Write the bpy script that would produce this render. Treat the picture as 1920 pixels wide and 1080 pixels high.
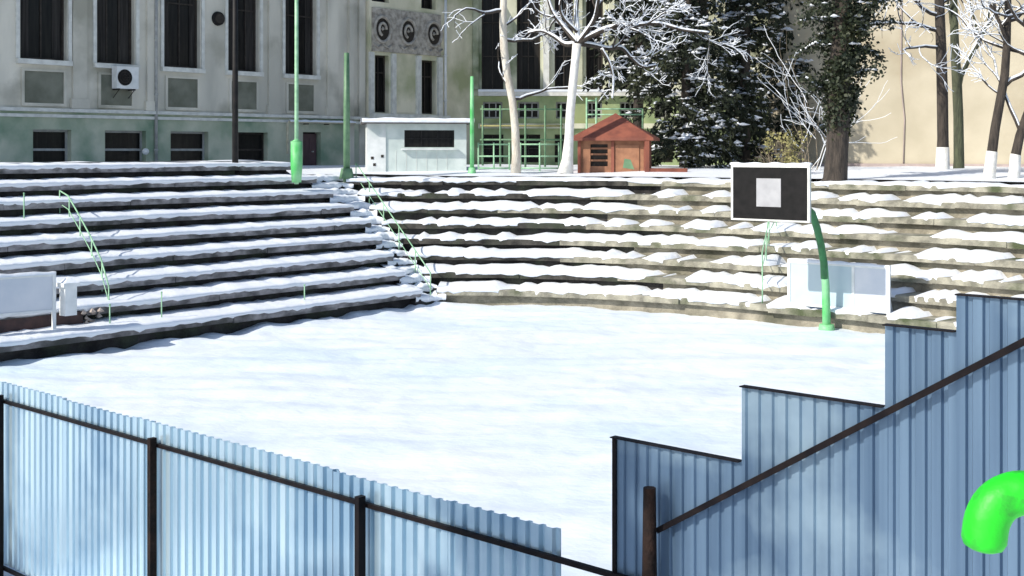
import bpy, math, random
from mathutils import Vector, noise
R = math.radians
for o in list(bpy.data.objects): bpy.data.objects.remove(o)
SC = bpy.context.scene
COL = SC.collection

# ------------------------------------------------------------------ camera, light, exposure
F = 2360.0; HZ = 283.0; EYE = 4.0          # focal length in photo pixels, horizon row, eye height
cam_d = bpy.data.cameras.new('camera'); cam = bpy.data.objects.new('camera', cam_d); COL.objects.link(cam)
cam.location = (0, 0, EYE); cam.rotation_euler = (R(90), 0, 0)
cam_d.sensor_width = 36; cam_d.lens = 36 * F / 1920; cam_d.shift_y = -(540 - HZ) / 1920
cam_d.clip_start = .05; cam_d.clip_end = 1500
SC.camera = cam
SUN_DIR = Vector((-.85, -.52, 0)).normalized(); SUN_EL = R(36)
sd = bpy.data.lights.new('sun', 'SUN'); sun = bpy.data.objects.new('sun', sd); COL.objects.link(sun)
sd.energy = 4.2; sd.angle = R(.6); sd.color = (1, .945, .85)
sv = Vector((SUN_DIR.x * math.cos(SUN_EL), SUN_DIR.y * math.cos(SUN_EL), math.sin(SUN_EL)))
sun.rotation_euler = sv.to_track_quat('Z', 'Y').to_euler()
W = bpy.data.worlds.new('World'); SC.world = W; W.use_nodes = True
wn = W.node_tree.nodes; sky = wn.new('ShaderNodeTexSky'); sky.sky_type = 'NISHITA'; sky.sun_disc = False
sky.sun_elevation = SUN_EL; sky.sun_rotation = math.atan2(SUN_DIR.x, SUN_DIR.y)
W.node_tree.links.new(sky.outputs[0], wn['Background'].inputs[0]); wn['Background'].inputs[1].default_value = .13
SC.view_settings.view_transform = 'Standard'; SC.view_settings.look = 'None'
SC.view_settings.exposure = .24; SC.view_settings.gamma = 1

# ------------------------------------------------------------------ materials
def mat(name, c1, c2=None, scale=6, rough=.7, metal=0, bump=0, bscale=40, stretch=(1, 1, 1), detail=6, lo=.35, hi=.65, c3=None, s3=1.2):
    m = bpy.data.materials.new(name); m.use_nodes = True
    n = m.node_tree.nodes; l = m.node_tree.links; b = n['Principled BSDF']
    b.inputs['Roughness'].default_value = rough; b.inputs['Metallic'].default_value = metal
    tc = n.new('ShaderNodeTexCoord'); mp = n.new('ShaderNodeMapping'); mp.inputs['Scale'].default_value = stretch
    l.new(tc.outputs['Object'], mp.inputs[0])
    if c2 is None: c2 = tuple(x * .8 for x in c1)
    t = n.new('ShaderNodeTexNoise'); t.inputs['Scale'].default_value = scale; t.inputs['Detail'].default_value = detail
    l.new(mp.outputs[0], t.inputs[0])
    r = n.new('ShaderNodeValToRGB'); r.color_ramp.elements[0].position = lo; r.color_ramp.elements[1].position = hi
    r.color_ramp.elements[0].color = (*c1, 1); r.color_ramp.elements[1].color = (*c2, 1)
    l.new(t.outputs[0], r.inputs[0]); out = r.outputs[0]
    if c3 is not None:
        t3 = n.new('ShaderNodeTexNoise'); t3.inputs['Scale'].default_value = s3; t3.inputs['Detail'].default_value = 5
        l.new(tc.outputs['Object'], t3.inputs[0])
        r3 = n.new('ShaderNodeValToRGB'); r3.color_ramp.elements[0].position = .5; r3.color_ramp.elements[1].position = .68
        l.new(t3.outputs[0], r3.inputs[0])
        mx = n.new('ShaderNodeMix'); mx.data_type = 'RGBA'
        l.new(r3.outputs[0], mx.inputs[0]); l.new(out, mx.inputs[6]); mx.inputs[7].default_value = (*c3, 1); out = mx.outputs[2]
    l.new(out, b.inputs['Base Color'])
    if bump:
        t2 = n.new('ShaderNodeTexNoise'); t2.inputs['Scale'].default_value = bscale; t2.inputs['Detail'].default_value = 4
        l.new(mp.outputs[0], t2.inputs[0])
        bp = n.new('ShaderNodeBump'); bp.inputs['Strength'].default_value = bump; bp.inputs['Distance'].default_value = .05
        l.new(t2.outputs[0], bp.inputs['Height']); l.new(bp.outputs[0], b.inputs['Normal'])
    return m
M = dict(
    snow=mat('snow', (.86, .89, .93), (.80, .84, .90), 1.5, .55, bump=.35, bscale=9),
    snow_court=mat('snow_court', (.82, .87, .92), (.74, .82, .90), .45, .55, bump=.25, bscale=9, stretch=(.7, 1.2, 1), c3=(.64, .77, .86), s3=.16),  # shade tint put into the snow as pale blue patches
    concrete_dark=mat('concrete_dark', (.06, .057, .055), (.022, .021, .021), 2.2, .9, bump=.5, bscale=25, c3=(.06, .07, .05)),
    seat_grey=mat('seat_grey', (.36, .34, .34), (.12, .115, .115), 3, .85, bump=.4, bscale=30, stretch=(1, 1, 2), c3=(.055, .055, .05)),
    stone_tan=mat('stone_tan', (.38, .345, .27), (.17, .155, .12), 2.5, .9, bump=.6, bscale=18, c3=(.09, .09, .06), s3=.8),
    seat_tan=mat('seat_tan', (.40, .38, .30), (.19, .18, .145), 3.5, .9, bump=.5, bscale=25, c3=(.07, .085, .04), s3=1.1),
    wall=mat('wall', (.74, .70, .60), (.52, .50, .43), .8, .9, bump=.2, bscale=8, stretch=(1, 1, .35), c3=(.36, .345, .28), s3=.55),
    plinth=mat('plinth', (.56, .57, .45), (.35, .40, .29), .9, .9, bump=.2, bscale=8, c3=(.20, .29, .20), s3=.6),
    seat_shaded=mat('seat_shaded', (.085, .08, .07), (.025, .024, .022), 3, .85, bump=.4, bscale=25, c3=(.05, .06, .04)),  # seat colour with the weaker light near the corner painted in
    olive=mat('olive', (.22, .225, .18), (.15, .155, .12), 2, .9, bump=.2),
    bay=mat('bay', (.82, .77, .60), (.62, .59, .43), 1.2, .9, bump=.2, stretch=(1, 1, .4), c3=(.40, .42, .24), s3=.5),
    carved=mat('carved', (.52, .48, .42), (.27, .245, .21), 5, .9, bump=.5, bscale=14),
    wing=mat('wing', (.74, .73, .57), (.50, .51, .37), .9, .9, bump=.2, stretch=(1, 1, .4), c3=(.15, .19, .10), s3=.5),
    wing_green=mat('wing_green', (.42, .49, .26), (.24, .32, .16), 1.2, .85, bump=.2, c3=(.30, .34, .16), s3=.7),
    trim=mat('trim', (.74, .74, .69), (.58, .58, .54), 4, .85, bump=.2),
    pane=mat('pane', (.006, .006, .007), (.016, .015, .014), 3, .25, stretch=(3, 3, .3)),
    curtain=mat('curtain', (.05, .046, .042), (.02, .018, .017), 3, .8, stretch=(4, 4, .2)),
    frame_dark=mat('frame_dark', (.05, .042, .036), (.03, .026, .022), 6, .6),
    frame_pale=mat('frame_pale', (.42, .42, .40), (.30, .30, .29), 6, .6),
    door=mat('door', (.10, .055, .06), (.06, .032, .036), 3, .6, stretch=(1, 1, .3)),
    tan=mat('tan', (.50, .45, .345), (.42, .375, .28), .6, .9, bump=.15, bscale=6, c3=(.35, .30, .21), s3=.35),
    pink=mat('pink', (.42, .34, .32), (.30, .25, .24), 2, .9, bump=.2),
    roof_dark=mat('roof_dark', (.10, .09, .085), (.06, .055, .05), 3, .8),
    fence_pale=mat('fence_pale', (.58, .73, .81), (.42, .58, .69), 1.6, .3, .6, stretch=(5, 5, .18), c3=(.30, .45, .58), s3=1.0),
    fence_blue=mat('fence_blue', (.17, .26, .37), (.10, .165, .255), 1.6, .36, .55, stretch=(7, 7, .16), c3=(.34, .46, .55), s3=1.1),
    steel_dark=mat('steel_dark', (.006, .005, .007), (.014, .010, .010), 8, .6, .2),
    rust=mat('rust', (.010, .008, .008), (.03, .017, .013), 9, .75, .2, bump=.3),
    green_pipe=mat('green_pipe', (.015, .66, .015), (.012, .54, .012), 12, .5, bump=.07, bscale=40, c3=(.02, .40, .02), s3=45),
    green_shaded=mat('green_shaded', (.04, .22, .07), (.025, .13, .045), 5, .5),  # hoop green darkened, shade put into the colour
    green_mid=mat('green_mid', (.15, .27, .15), (.09, .19, .10), 5, .5),
    green_pale=mat('green_pale', (.36, .60, .39), (.22, .42, .25), 5, .5),
    green_bright=mat('green_bright', (.08, .46, .12), (.28, .60, .32), 2, .5),
    white_paint=mat('white_paint', (.78, .79, .78), (.66, .68, .67), 5, .5),
    kiosk_white=mat('kiosk_white', (.76, .78, .77), (.60, .63, .62), 3, .6, c3=(.50, .56, .54)),
    kiosk_teal=mat('kiosk_teal', (.56, .63, .60), (.46, .53, .51), 3, .6, c3=(.64, .70, .67)),
    black=mat('black', (.012, .012, .013), (.022, .02, .02), 5, .5),
    board_black=mat('board_black', (.008, .008, .008), (.014, .013, .013), 6, .6),
    board_grey=mat('board_grey', (.40, .40, .41), (.33, .33, .34), 4, .6),
    sheet_blue=mat('sheet_blue', (.42, .53, .59), (.48, .58, .63), 1.5, .4),
    sheet_white=mat('sheet_white', (.64, .66, .70), (.54, .58, .64), 2, .5),
    brown=mat('brown', (.075, .04, .036), (.035, .022, .022), 4, .8),
    pinkstone=mat('pinkstone', (.50, .43, .38), (.30, .25, .22), 7, .9, bump=.4),
    wood_red=mat('wood_red', (.27, .085, .05), (.18, .055, .035), 4, .7, stretch=(1, 1, .3)),
    wood_orange=mat('wood_orange', (.36, .17, .09), (.24, .11, .06), 4, .7),
    bark=mat('bark', (.075, .06, .048), (.03, .025, .021), 9, .95, bump=.9, bscale=22, stretch=(1, 1, .25)),
    bark_green=mat('bark_green', (.085, .095, .055), (.045, .05, .032), 7, .95, bump=.8, bscale=22, stretch=(1, 1, .25)),
    bark_pale=mat('bark_pale', (.62, .58, .50), (.40, .34, .27), 5, .9, bump=.5, bscale=18, stretch=(1, 1, .4), lo=.45, hi=.75),
    limewash=mat('limewash', (.80, .79, .75), (.66, .64, .59), 6, .9, bump=.4, bscale=20),
    twig=mat('twig', (.30, .25, .18), (.18, .145, .10), 8, .9),
    needles=mat('needles', (.011, .017, .010), (.022, .031, .014), 3, .9, c3=(.04, .046, .02), s3=.7),
    ivy=mat('ivy', (.011, .02, .009), (.026, .036, .014), 4, .6, c3=(.048, .055, .02), s3=1.3),
    dry_leaf=mat('dry_leaf', (.36, .33, .14), (.24, .22, .09), 5, .8),
    pipe_cream=mat('pipe_cream', (.60, .56, .42), (.45, .41, .29), 5, .6),
    soil=mat('soil', (.30, .29, .28), (.2, .19, .18), 1, .95),
)

for k in ('pane', 'frame_dark', 'curtain', 'olive', 'board_black', 'black', 'steel_dark', 'rust', 'seat_shaded', 'concrete_dark'): M[k].node_tree.nodes['Principled BSDF'].inputs['Specular IOR Level'].default_value = .15

# ------------------------------------------------------------------ mesh helpers
class MB:
    def __init__(s): s.v = []; s.f = []; s.sm = []
    def add(s, vs, fs, smooth=False):
        b = len(s.v); s.v += [tuple(v) for v in vs]
        for f in fs: s.f.append([i + b for i in f]); s.sm.append(smooth)
    def box(s, o, ax, ay, az, x0, x1, y0, y1, z0, z1):
        o, ax, ay, az = map(Vector, (o, ax, ay, az))
        vs = [o + ax * x + ay * y + az * z for z in (z0, z1) for y in (y0, y1) for x in (x0, x1)]
        s.add(vs, [(0, 2, 3, 1), (4, 5, 7, 6), (0, 1, 5, 4), (2, 6, 7, 3), (0, 4, 6, 2), (1, 3, 7, 5)])
    def tube(s, pts, rad, n=8, caps=True):
        pts = [Vector(p) for p in pts]
        if not hasattr(rad, '__len__'): rad = [rad] * len(pts)
        vs = []; fs = []; prev = None
        for i, p in enumerate(pts):
            t = (pts[min(i + 1, len(pts) - 1)] - pts[max(i - 1, 0)]).normalized()
            if prev is None: a = t.orthogonal().normalized()
            else:
                a = prev - t * prev.dot(t)
                a = a.normalized() if a.length > 1e-5 else t.orthogonal().normalized()
            prev = a; b = t.cross(a)
            for k in range(n):
                w = 2 * math.pi * k / n; vs.append(p + (a * math.cos(w) + b * math.sin(w)) * rad[i])
        for i in range(len(pts) - 1):
            for k in range(n):
                k2 = (k + 1) % n; fs.append((i * n + k, i * n + k2, (i + 1) * n + k2, (i + 1) * n + k))
        s.add(vs, fs, True)
        if caps:
            b = len(s.v) - len(vs)
            s.f.append([b + k for k in range(n)][::-1]); s.sm.append(False)
            s.f.append([b + (len(pts) - 1) * n + k for k in range(n)]); s.sm.append(False)
    def grid(s, rows, smooth=True):
        m = len(rows[0]); vs = [p for r in rows for p in r]
        s.add(vs, [(i * m + j, i * m + j + 1, (i + 1) * m + j + 1, (i + 1) * m + j) for i in range(len(rows) - 1) for j in range(m - 1)], smooth)
    def lump(s, c, rx, ry, rz, rnd):
        c = Vector(c); j = lambda: rnd.uniform(.75, 1.25)
        vs = [c + Vector(v) for v in ((rx * j(), 0, 0), (0, ry * j(), 0), (-rx * j(), 0, 0), (0, -ry * j(), 0), (0, 0, rz * j()), (0, 0, -rz * .4))]
        s.add(vs, [(0, 1, 4), (1, 2, 4), (2, 3, 4), (3, 0, 4), (1, 0, 5), (2, 1, 5), (3, 2, 5), (0, 3, 5)], False)
    def build(s, name, m, parent=None):
        me = bpy.data.meshes.new(name); me.from_pydata(s.v, [], s.f); me.materials.append(M[m] if isinstance(m, str) else m)
        me.polygons.foreach_set('use_smooth', s.sm); me.update()
        o = bpy.data.objects.new(name, me); COL.objects.link(o)
        if parent is not None:
            o.parent = parent
            if parent.type == 'EMPTY' or parent.type == 'MESH': o.matrix_parent_inverse = world(parent).inverted()
        return o
def world(o):
    from mathutils import Matrix
    m = Matrix.Translation(o.location)
    return m if o.parent is None else (world(o.parent) @ o.matrix_parent_inverse @ m)
def tag(o, label, cat, group=None):
    o['label'] = label; o['category'] = cat
    if group: o['group'] = group
    return o
def empty(name, loc, label, cat, group=None):
    o = bpy.data.objects.new(name, None); COL.objects.link(o); o.location = loc; o.empty_display_size = .3
    return tag(o, label, cat, group)
def struct(o): o['kind'] = 'structure'; return o
def copy_tree(o, parent=None):
    c = o.copy(); COL.objects.link(c)
    if parent is not None: c.parent = parent
    for ch in list(o.children): copy_tree(ch, c)
    return c
X, Y, Z = Vector((1, 0, 0)), Vector((0, 1, 0)), Vector((0, 0, 1))
def at(px, D, py=None, z=None):
    """point at distance D seen in the photo column px (row py or height z)"""
    return Vector(((px - 960) / F * D, D, EYE - (py - HZ) * D / F if z is None else z))
def nz(x, y=0, z=0): return noise.noise(Vector((x, y, z)))
def fbm(x, y, z=0): return nz(x, y, z) + .5 * nz(2.1 * x, 2.1 * y, z + 7) + .25 * nz(4.3 * x, 4.3 * y, z + 3)
def smooth01(t): t = max(0, min(1, t)); return t * t * (3 - 2 * t)

# ------------------------------------------------------------------ layout
DL = Vector((.629, .777, 0)).normalized()          # run of the left stand (away from the camera)
NL = Vector((-DL.y, DL.x, 0))                      # outward (up the left stand)
C0 = Vector((-1.95, 32.7, 0))                      # inner corner of the court
back_ctrl = [C0, Vector((.2, 32.55, 0)), Vector((2.27, 31.9, 0)), Vector((4.43, 30.6, 0)), Vector((6.3, 29.1, 0)), Vector((8.1, 27.45, 0)), Vector((11, 24.4, 0)), Vector((14.5, 20, 0)), Vector((18, 15, 0))]
def catmull(P, step=.14):
    out = []
    Q = [P[0] * 2 - P[1]] + P + [P[-1] * 2 - P[-2]]
    for i in range(1, len(Q) - 2):
        a, b, c, d = Q[i - 1:i + 3]; n = max(2, int((c - b).length / step))
        for k in range(n):
            t = k / n
            out.append(.5 * ((2 * b) + (c - a) * t + (2 * a - 5 * b + 4 * c - d) * t * t + (3 * b - a - 3 * c + d) * t ** 3))
    out.append(P[-1].copy()); return out
BP = catmull(back_ctrl)
BN = []
for i in range(len(BP)):
    t = (BP[min(i + 3, len(BP) - 1)] - BP[max(i - 3, 0)]).normalized(); BN.append(Vector((-t.y, t.x, 0)))
LRUN, LRISE, LROWS = .85, .40, 9
BRUN, BRISE, BROWS = .78, .39, 8

def left_s(px, row):
    a = C0 + NL * (LRUN * row); k = (px - 960) / F; return (a.y * k - a.x) / (DL.x - DL.y * k)
LEND = [left_s(px, i) for i, px in enumerate((792, 762, 738, 716, 696, 668, 630, 596, 548))]   # where each row of the left stand stops

def corner(u):                          # where the left and the back row lines meet at step u
    nB = BN[0]; a = C0 + NL * (LRUN * u); b = C0 + nB * (BRUN * u)
    tB = Vector((nB.y, -nB.x, 0)); den = DL.x * tB.y - DL.y * tB.x; d = b - a
    return a + DL * ((d.x * tB.y - d.y * tB.x) / den)

# ------------------------------------------------------------------ ground
def make_ground():
    # everything under the scene out to the horizon
    g = MB(); g.box((0, 0, 0), X, Y, Z, -600, 600, -600, 600, -2, -.6)
    struct(g.build('ground', 'soil'))
    # the snow on the court: soft drifts, streaks of old tracks
    m = MB(); rows = []
    xs = [-60, -40, -25, -18] + [-12 + .11 * i for i in range(230)] + [18, 22, 30]
    ys = [-20, -6, 0, 3] + [5 + .13 * i for i in range(225)] + [37, 45]
    for y in ys:
        r = []
        for x in xs:
            h = .06 * fbm(x * .35, y * .9, 1) + .024 * fbm(x * .9 + y * .5, y * 2.6 - x * .6, 4) + .012 * nz(x * 3, y * 3, 9)
            h += .016 * nz(x * 5.2, y * 5.2, 3)
            for c0, dx in ((-3.2, .62), (-1.75, .62), (2.6, .75)):      # old half-filled tracks
                e = (x - (c0 + (y - 10) * dx + .35 * nz(y * .3, c0))) / .22; h -= .035 * math.exp(-e * e) * (.5 + .5 * nz(x, y * 1.5, 6))
            p = Vector((x, y, 0)); d = -(p - C0).dot(NL)              # drift banked against the foot of the left stand
            h += .10 * math.exp(-max(d, 0) * 1.6) * (.6 + nz(x * 1.7, y * 1.7, 2))
            r.append((x, y, h - .02))
        rows.append(r)
    m.grid(rows); struct(m.build('snow_court', 'snow_court'))
    # snow on the yard above the stands
    m = MB(); inner = []
    lp = [(C0 + NL * (LRUN * LROWS + .12) + DL * s, NL, LRISE * LROWS + .10) for s in [-26 + .5 * i for i in range(53)] + [LEND[8] + .02]]
    lp += [(C0 + NL * (LRUN * 8 + .1) + DL * (LEND[8] + .08 + t), NL, LRISE * 8 + .08) for t in (0, .8, 1.6, 2.4)]
    k = len(lp)
    bp = [(BP[i] + BN[i] * (BRUN * BROWS + .05), BN[i], BRISE * BROWS + .10) for i in range(0, len(BP), 4)]
    inner = lp + bp
    rings = [0, .4, .9, 1.6, 2.6, 4, 6, 9, 12, 16, 22, 32, 60, 140, 400]
    rows = []
    for d in rings:
        r = []
        for i, (p, n, z) in enumerate(inner):
            q = p + n * d
            zz = z + (3.42 - z) * smooth01((d - .3) / 6) + .09 * fbm(q.x * .5, q.y * .5, 5) * min(1, d)
            r.append((q.x, q.y, zz))
        rows.append(r)
    m.grid(rows); struct(m.build('snow_yard', 'snow'))
make_ground()

# ------------------------------------------------------------------ stands
def extrude(mb, pts, nrm, prof, close_ends=True, smooth=False):
    """sweep a closed profile [(u, z)] along pts"""
    n = len(prof); base = len(mb.v); vs = []; fs = []
    for p, nn in zip(pts, nrm):
        for u, z in prof: vs.append(p + nn * u + Z * z)
    for i in range(len(pts) - 1):
        for k in range(n):
            k2 = (k + 1) % n; fs.append((i * n + k, i * n + k2, (i + 1) * n + k2, (i + 1) * n + k))
    mb.add(vs, fs, smooth)
    if close_ends:
        mb.f.append([base + k for k in range(n)][::-1]); mb.sm.append(False)
        mb.f.append([base + (len(pts) - 1) * n + k for k in range(n)]); mb.sm.append(False)

def snow_strip(mb, pts, nrm, z, run, seed, thick, over, patch=0.0, drift=.13, drip=.05, wav=.4):
    rows = []
    for p, n in zip(pts, nrm):
        q = p + n * .3
        t = thick * (1 + wav * fbm(q.x * 1.1, q.y * 1.1, seed) + .3 * nz(q.x * 4.3, q.y * 4.3, seed) + .25 * nz(q.x * 9, q.y * 9, seed))
        ov = over * (.7 + 2 * wav * fbm(q.x * 1.4, q.y * 1.4, seed + 3) + .9 * nz(q.x * 5.5, q.y * 5.5, seed + 5))
        dz = z - .012 - max(0, drip + drip * 1.4 * fbm(q.x * 2.1, q.y * 2.1, seed + 11) + drip * 1.2 * nz(q.x * 6.5, q.y * 6.5, seed + 31))
        dr = drift * (1 + .6 * fbm(q.x * .9, q.y * .9, seed + 8) + .4 * nz(q.x * 4, q.y * 4, seed + 2))
        if patch:
            k = patch * (.8 + 1.0 * smooth01((q.x - 1) / 4)) * max(0, .8 * fbm(q.x * .8, q.y * .8, seed + 20) + .7 * nz(q.x * 2.6, q.y * 2.6, seed) + .5 * nz(q.x * 6, q.y * 6, seed + 4) + .12)
            t -= k * .5; ov -= k * .5; dr -= k * .3
            if t < .02: dz = z - .06; ov = min(ov, -.12)
        prof = [(.03 - ov * .3, dz - .02), (-ov - .005, dz), (-ov - .02, z + t * .3), (-ov + .01, z + t * .72), (.05 - min(ov, 0), z + t * .97), (.2, z + t + dr * .2), (run * .5, z + t * 1.02 + dr * .5 + .012 * nz(q.x * 3, q.y * 3, 1)),
                (run * .8, z + t + dr * .8), (run + .02, z + t + dr * .95), (run + .205, z + t + dr)]
        rows.append([p + n * u + Z * zz for u, zz in prof])
    mb.grid(rows)

def make_left_stand():
    root = empty('concrete_stand', C0 - DL * 6, 'long straight flight of snow covered bench tiers below the grey school wall on the left', 'stand', 'snow covered tiered stands round the court')
    base = [C0 + DL * s for s in [-22 + .14 * i for i in range(200)]]
    for i in range(LROWS):
        z = LRISE * (i + 1); off = NL * (LRUN * i)
        end = LEND[i]
        pts = [p + off for p in base if (p - C0).dot(DL) <= end]
        # let the ends wander so the stair line is not ruled
        nr = [NL] * len(pts)
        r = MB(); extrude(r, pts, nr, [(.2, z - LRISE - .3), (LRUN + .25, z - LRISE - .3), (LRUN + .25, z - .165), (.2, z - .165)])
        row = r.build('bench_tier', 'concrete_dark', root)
        s = MB()
        # seat slabs: separate pours about 3 m long with hairline joints and slight misalignment
        rnd = random.Random(50 + i); a = 0
        while a < len(pts) - 1:
            b = min(len(pts) - 1, a + rnd.choice((20, 22, 24)))
            if len(pts) - 1 - b < 4: b = len(pts) - 1
            du = rnd.uniform(-.025, .02); dz = rnd.uniform(-.012, .012)
            pp = pts[a:b + 1]; pp[0] = pp[0] + DL * .012
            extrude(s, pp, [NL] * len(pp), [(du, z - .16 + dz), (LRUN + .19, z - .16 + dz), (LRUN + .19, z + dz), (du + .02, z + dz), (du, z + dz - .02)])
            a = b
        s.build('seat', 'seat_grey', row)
        n = MB(); snow_strip(n, pts, nr, z, LRUN, 10 + i * 1.7, .065, .02, 0, .045 if i < 8 else .02, .03, .2)
        n.build('snow_cover', 'snow', row)
    return root
left_stand = make_left_stand()

def make_back_stand():
    root = empty('concrete_stand', BP[50], 'curved sunlit bank of patchy snow tiers with tan stone facing across the far court end', 'stand', 'snow covered tiered stands round the court')
    for i in range(BROWS):
        z = BRISE * (i + 1)
        st = 0
        pts = [BP[k] + BN[k] * (BRUN * i) for k in range(st, len(BP))]; nr = BN[st:]
        ext = pts[0] - corner(i); ne = max(0, int(ext.length / .14))
        if ne: pts = [corner(i) + ext * (k / ne) for k in range(ne)] + pts; nr = [BN[0]] * ne + nr
        # the corner side runs a little towards the stair
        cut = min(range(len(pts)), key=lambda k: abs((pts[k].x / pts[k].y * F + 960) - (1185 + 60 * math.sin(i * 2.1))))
        r = MB(); extrude(r, pts[cut:], nr[cut:], [(.17, z - BRISE - .3), (BRUN + .2, z - BRISE - .3), (BRUN + .2, z - .15), (.17, z - .15)])
        row = r.build('bench_tier', 'stone_tan', root)
        r = MB(); extrude(r, pts[:cut + 1], nr[:cut + 1], [(.17, z - BRISE - .3), (BRUN + .2, z - BRISE - .3), (BRUN + .2, z - .15), (.17, z - .15)]); r.build('shaded_riser', 'concrete_dark' if i else 'stone_tan', row)  # above the lowest row, corner shade is painted as dark concrete
        s = MB(); s2 = MB(); rnd = random.Random(80 + i); a = 0
        while a < len(pts) - 1:
            b = min(len(pts) - 1, a + rnd.choice((9, 12, 14, 17)))
            if len(pts) - 1 - b < 4: b = len(pts) - 1
            du = rnd.uniform(-.03, .03); dz = rnd.uniform(-.02, .012)
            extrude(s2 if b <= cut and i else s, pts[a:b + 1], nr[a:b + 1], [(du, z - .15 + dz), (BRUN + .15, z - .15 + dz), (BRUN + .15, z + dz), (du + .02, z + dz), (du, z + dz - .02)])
            a = b
        s.build('seat', 'seat_tan', row)
        if i: s2.build('seat', 'seat_shaded', row)
        n = MB()
        snow_strip(n, pts, nr, z, BRUN, 60 + i * 2.3, .058, .016, .24 if i < 7 else .08, .09 if i < 7 else .03, .04, .3)
        n.build('snow_cover', 'snow', row)
    return root
back_stand = make_back_stand()

# corner flight of steps between the two stands, buried in snow
def make_corner_steps():
    root = empty('corner_steps', C0, 'snow buried flight of narrow steps in the corner where the two stands meet', 'steps')
    nB = BN[0]; rnd = random.Random(5)
    for i in range(2 * 8):
        st = MB(); sn = MB(); u = i / 2; z = LRISE * .985 * (i + 1) / 2
        g = LEND[min(8, int(u))] - .25
        a = C0 + NL * (LRUN * u) + DL * g; c = corner(u); b = c + Vector((nB.y, -nB.x, 0)) * .22
        a2 = C0 + NL * (LRUN * (u + 1.2)) + DL * g; c2 = corner(u + 1.2); b2 = c2 + Vector((nB.y, -nB.x, 0)) * .22
        vs = [p + Z * (z + k) for k in (-.5, 0) for p in (a, c, b, b2, c2, a2)]
        st.add(vs, [(0, 1, 7, 6), (1, 2, 8, 7), (2, 3, 9, 8), (3, 4, 10, 9), (4, 5, 11, 10), (5, 0, 6, 11), (6, 7, 8, 9, 10, 11)])
        # snow blanket over the step in broken humps
        N = 26; rows = []
        for k in range(N):
            t = k / (N - 1); tot = (c - a).length + (b - c).length; l = t * tot
            p = a + (c - a) * (l / (c - a).length) if l < (c - a).length else c + (b - c) * ((l - (c - a).length) / max(.01, (b - c).length))
            n = (NL + nB).normalized()
            h = .09 * (1 + .8 * fbm(p.x * 2.2, p.y * 2.2, i * 3.1)); o = .05 + .1 * fbm(p.x * 3, p.y * 3, i + 40)
            rows.append([p + n * w + Z * (z + zz) for w, zz in ((.05, -.12 - .06 * nz(p.x * 5, p.y * 5, i)), (-o, -.03), (-o, h * .7), (.06, h), (.3, h * 1.1), (.75, h * 1.4))])
        sn.grid(rows)
        sp = st.build('step', 'concrete_dark', root); sn.build('snow_cover', 'snow', sp)
make_corner_steps()

# near terrace on which the camera stands (right of the court)
F0 = Vector((-4.85, 12, 0)); DF = Vector((.740, -.672, 0)).normalized(); NF = Vector((-DF.y, DF.x, 0))
m = MB()
for k in range(13):
    s0 = 7.9 + .82 * k
    m.box(F0, DF, NF, Z, s0, 7.9 + .82 * 13 + 20, -14, -.12, .4 * k - .4, .4 * (k + 1))
    m.box(F0, DF, NF, Z, s0, 7.9 + .82 * 13 + 20, .12, 12, .4 * k - .4, .4 * (k + 1))
struct(m.build('ground_terrace', 'snow'))

# ------------------------------------------------------------------ fences
def corrugated(mb, s0, s1, zb, zt, w=0.0, pitch=.105, depth=.026, ph=0.0):
    """trapezoid profile sheet in the fence plane"""
    prof = []; s = s0
    k = [(0, 0), (.14, 0), (.24, 1), (.80, 1), (.90, 0)]
    c = math.floor((s0 - ph) / pitch)
    while True:
        for t, d in k:
            u = ph + (c + t) * pitch
            if u < s0 or u > s1: continue
            prof.append((u, d * depth))
        c += 1
        if ph + c * pitch > s1: break
    prof = [(s0, prof[0][1])] + prof + [(s1, prof[-1][1])]
    P = lambda u, d, z: F0 + DF * u - NF * (w + d) + Z * z
    # sheet with real thickness
    for th, flip in ((0, False), (-.004, True)):
        vs = []; 
        for u, d in prof: vs += [P(u, d + th, zb), P(u, d + th, zt)]
        fs = [(2 * i, 2 * i + 2, 2 * i + 3, 2 * i + 1) for i in range(len(prof) - 1)]
        if flip: fs = [f[::-1] for f in fs]
        mb.add(vs, fs)
    vs = []
    for u, d in prof: vs += [P(u, d, zt), P(u, d - .004, zt)]
    mb.add(vs, [(2 * i, 2 * i + 2, 2 * i + 3, 2 * i + 1) for i in range(len(prof) - 1)])

def make_left_fence():
    root = empty('metal_fence', F0, 'low pale blue corrugated sheet fence with dark posts and level rails at the court edge', 'fence', 'corrugated fences at the court edge')
    rnd = random.Random(2); s = -7.0; i = 0
    cuts = [-7.4, -6.2, -5.0, -3.8, -2.6, -1.4, .02, 1.18, 2.38, 2.62, 3.75, 4.95, 6.05, 6.91]
    for a, b in zip(cuts, cuts[1:]):
        sh = MB(); corrugated(sh, a - .03, b + .03, .09 + rnd.uniform(-.02, .02), 1.80 + rnd.uniform(-.008, .008), w=.0 + rnd.uniform(0, .012), ph=rnd.uniform(0, .1))
        sh.build('corrugated_sheet', 'fence_pale', root)
    for s in (-7.4, -2.6, .12, 2.74, 5.27):
        p = MB(); p.box(F0, DF, NF, Z, s - .022, s + .022, -.125, -.065, -.3, 1.70)
        p.build('post', 'rust' if s == 2.74 else 'steel_dark', root)
    for z, s1 in ((1.635, 7.58), (.06, 7.58)):
        p = MB(); p.box(F0, DF, NF, Z, -7.5, s1, -.062, -.034, z - .015, z + .015); p.build('rail', 'steel_dark', root)
make_left_fence()

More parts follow.
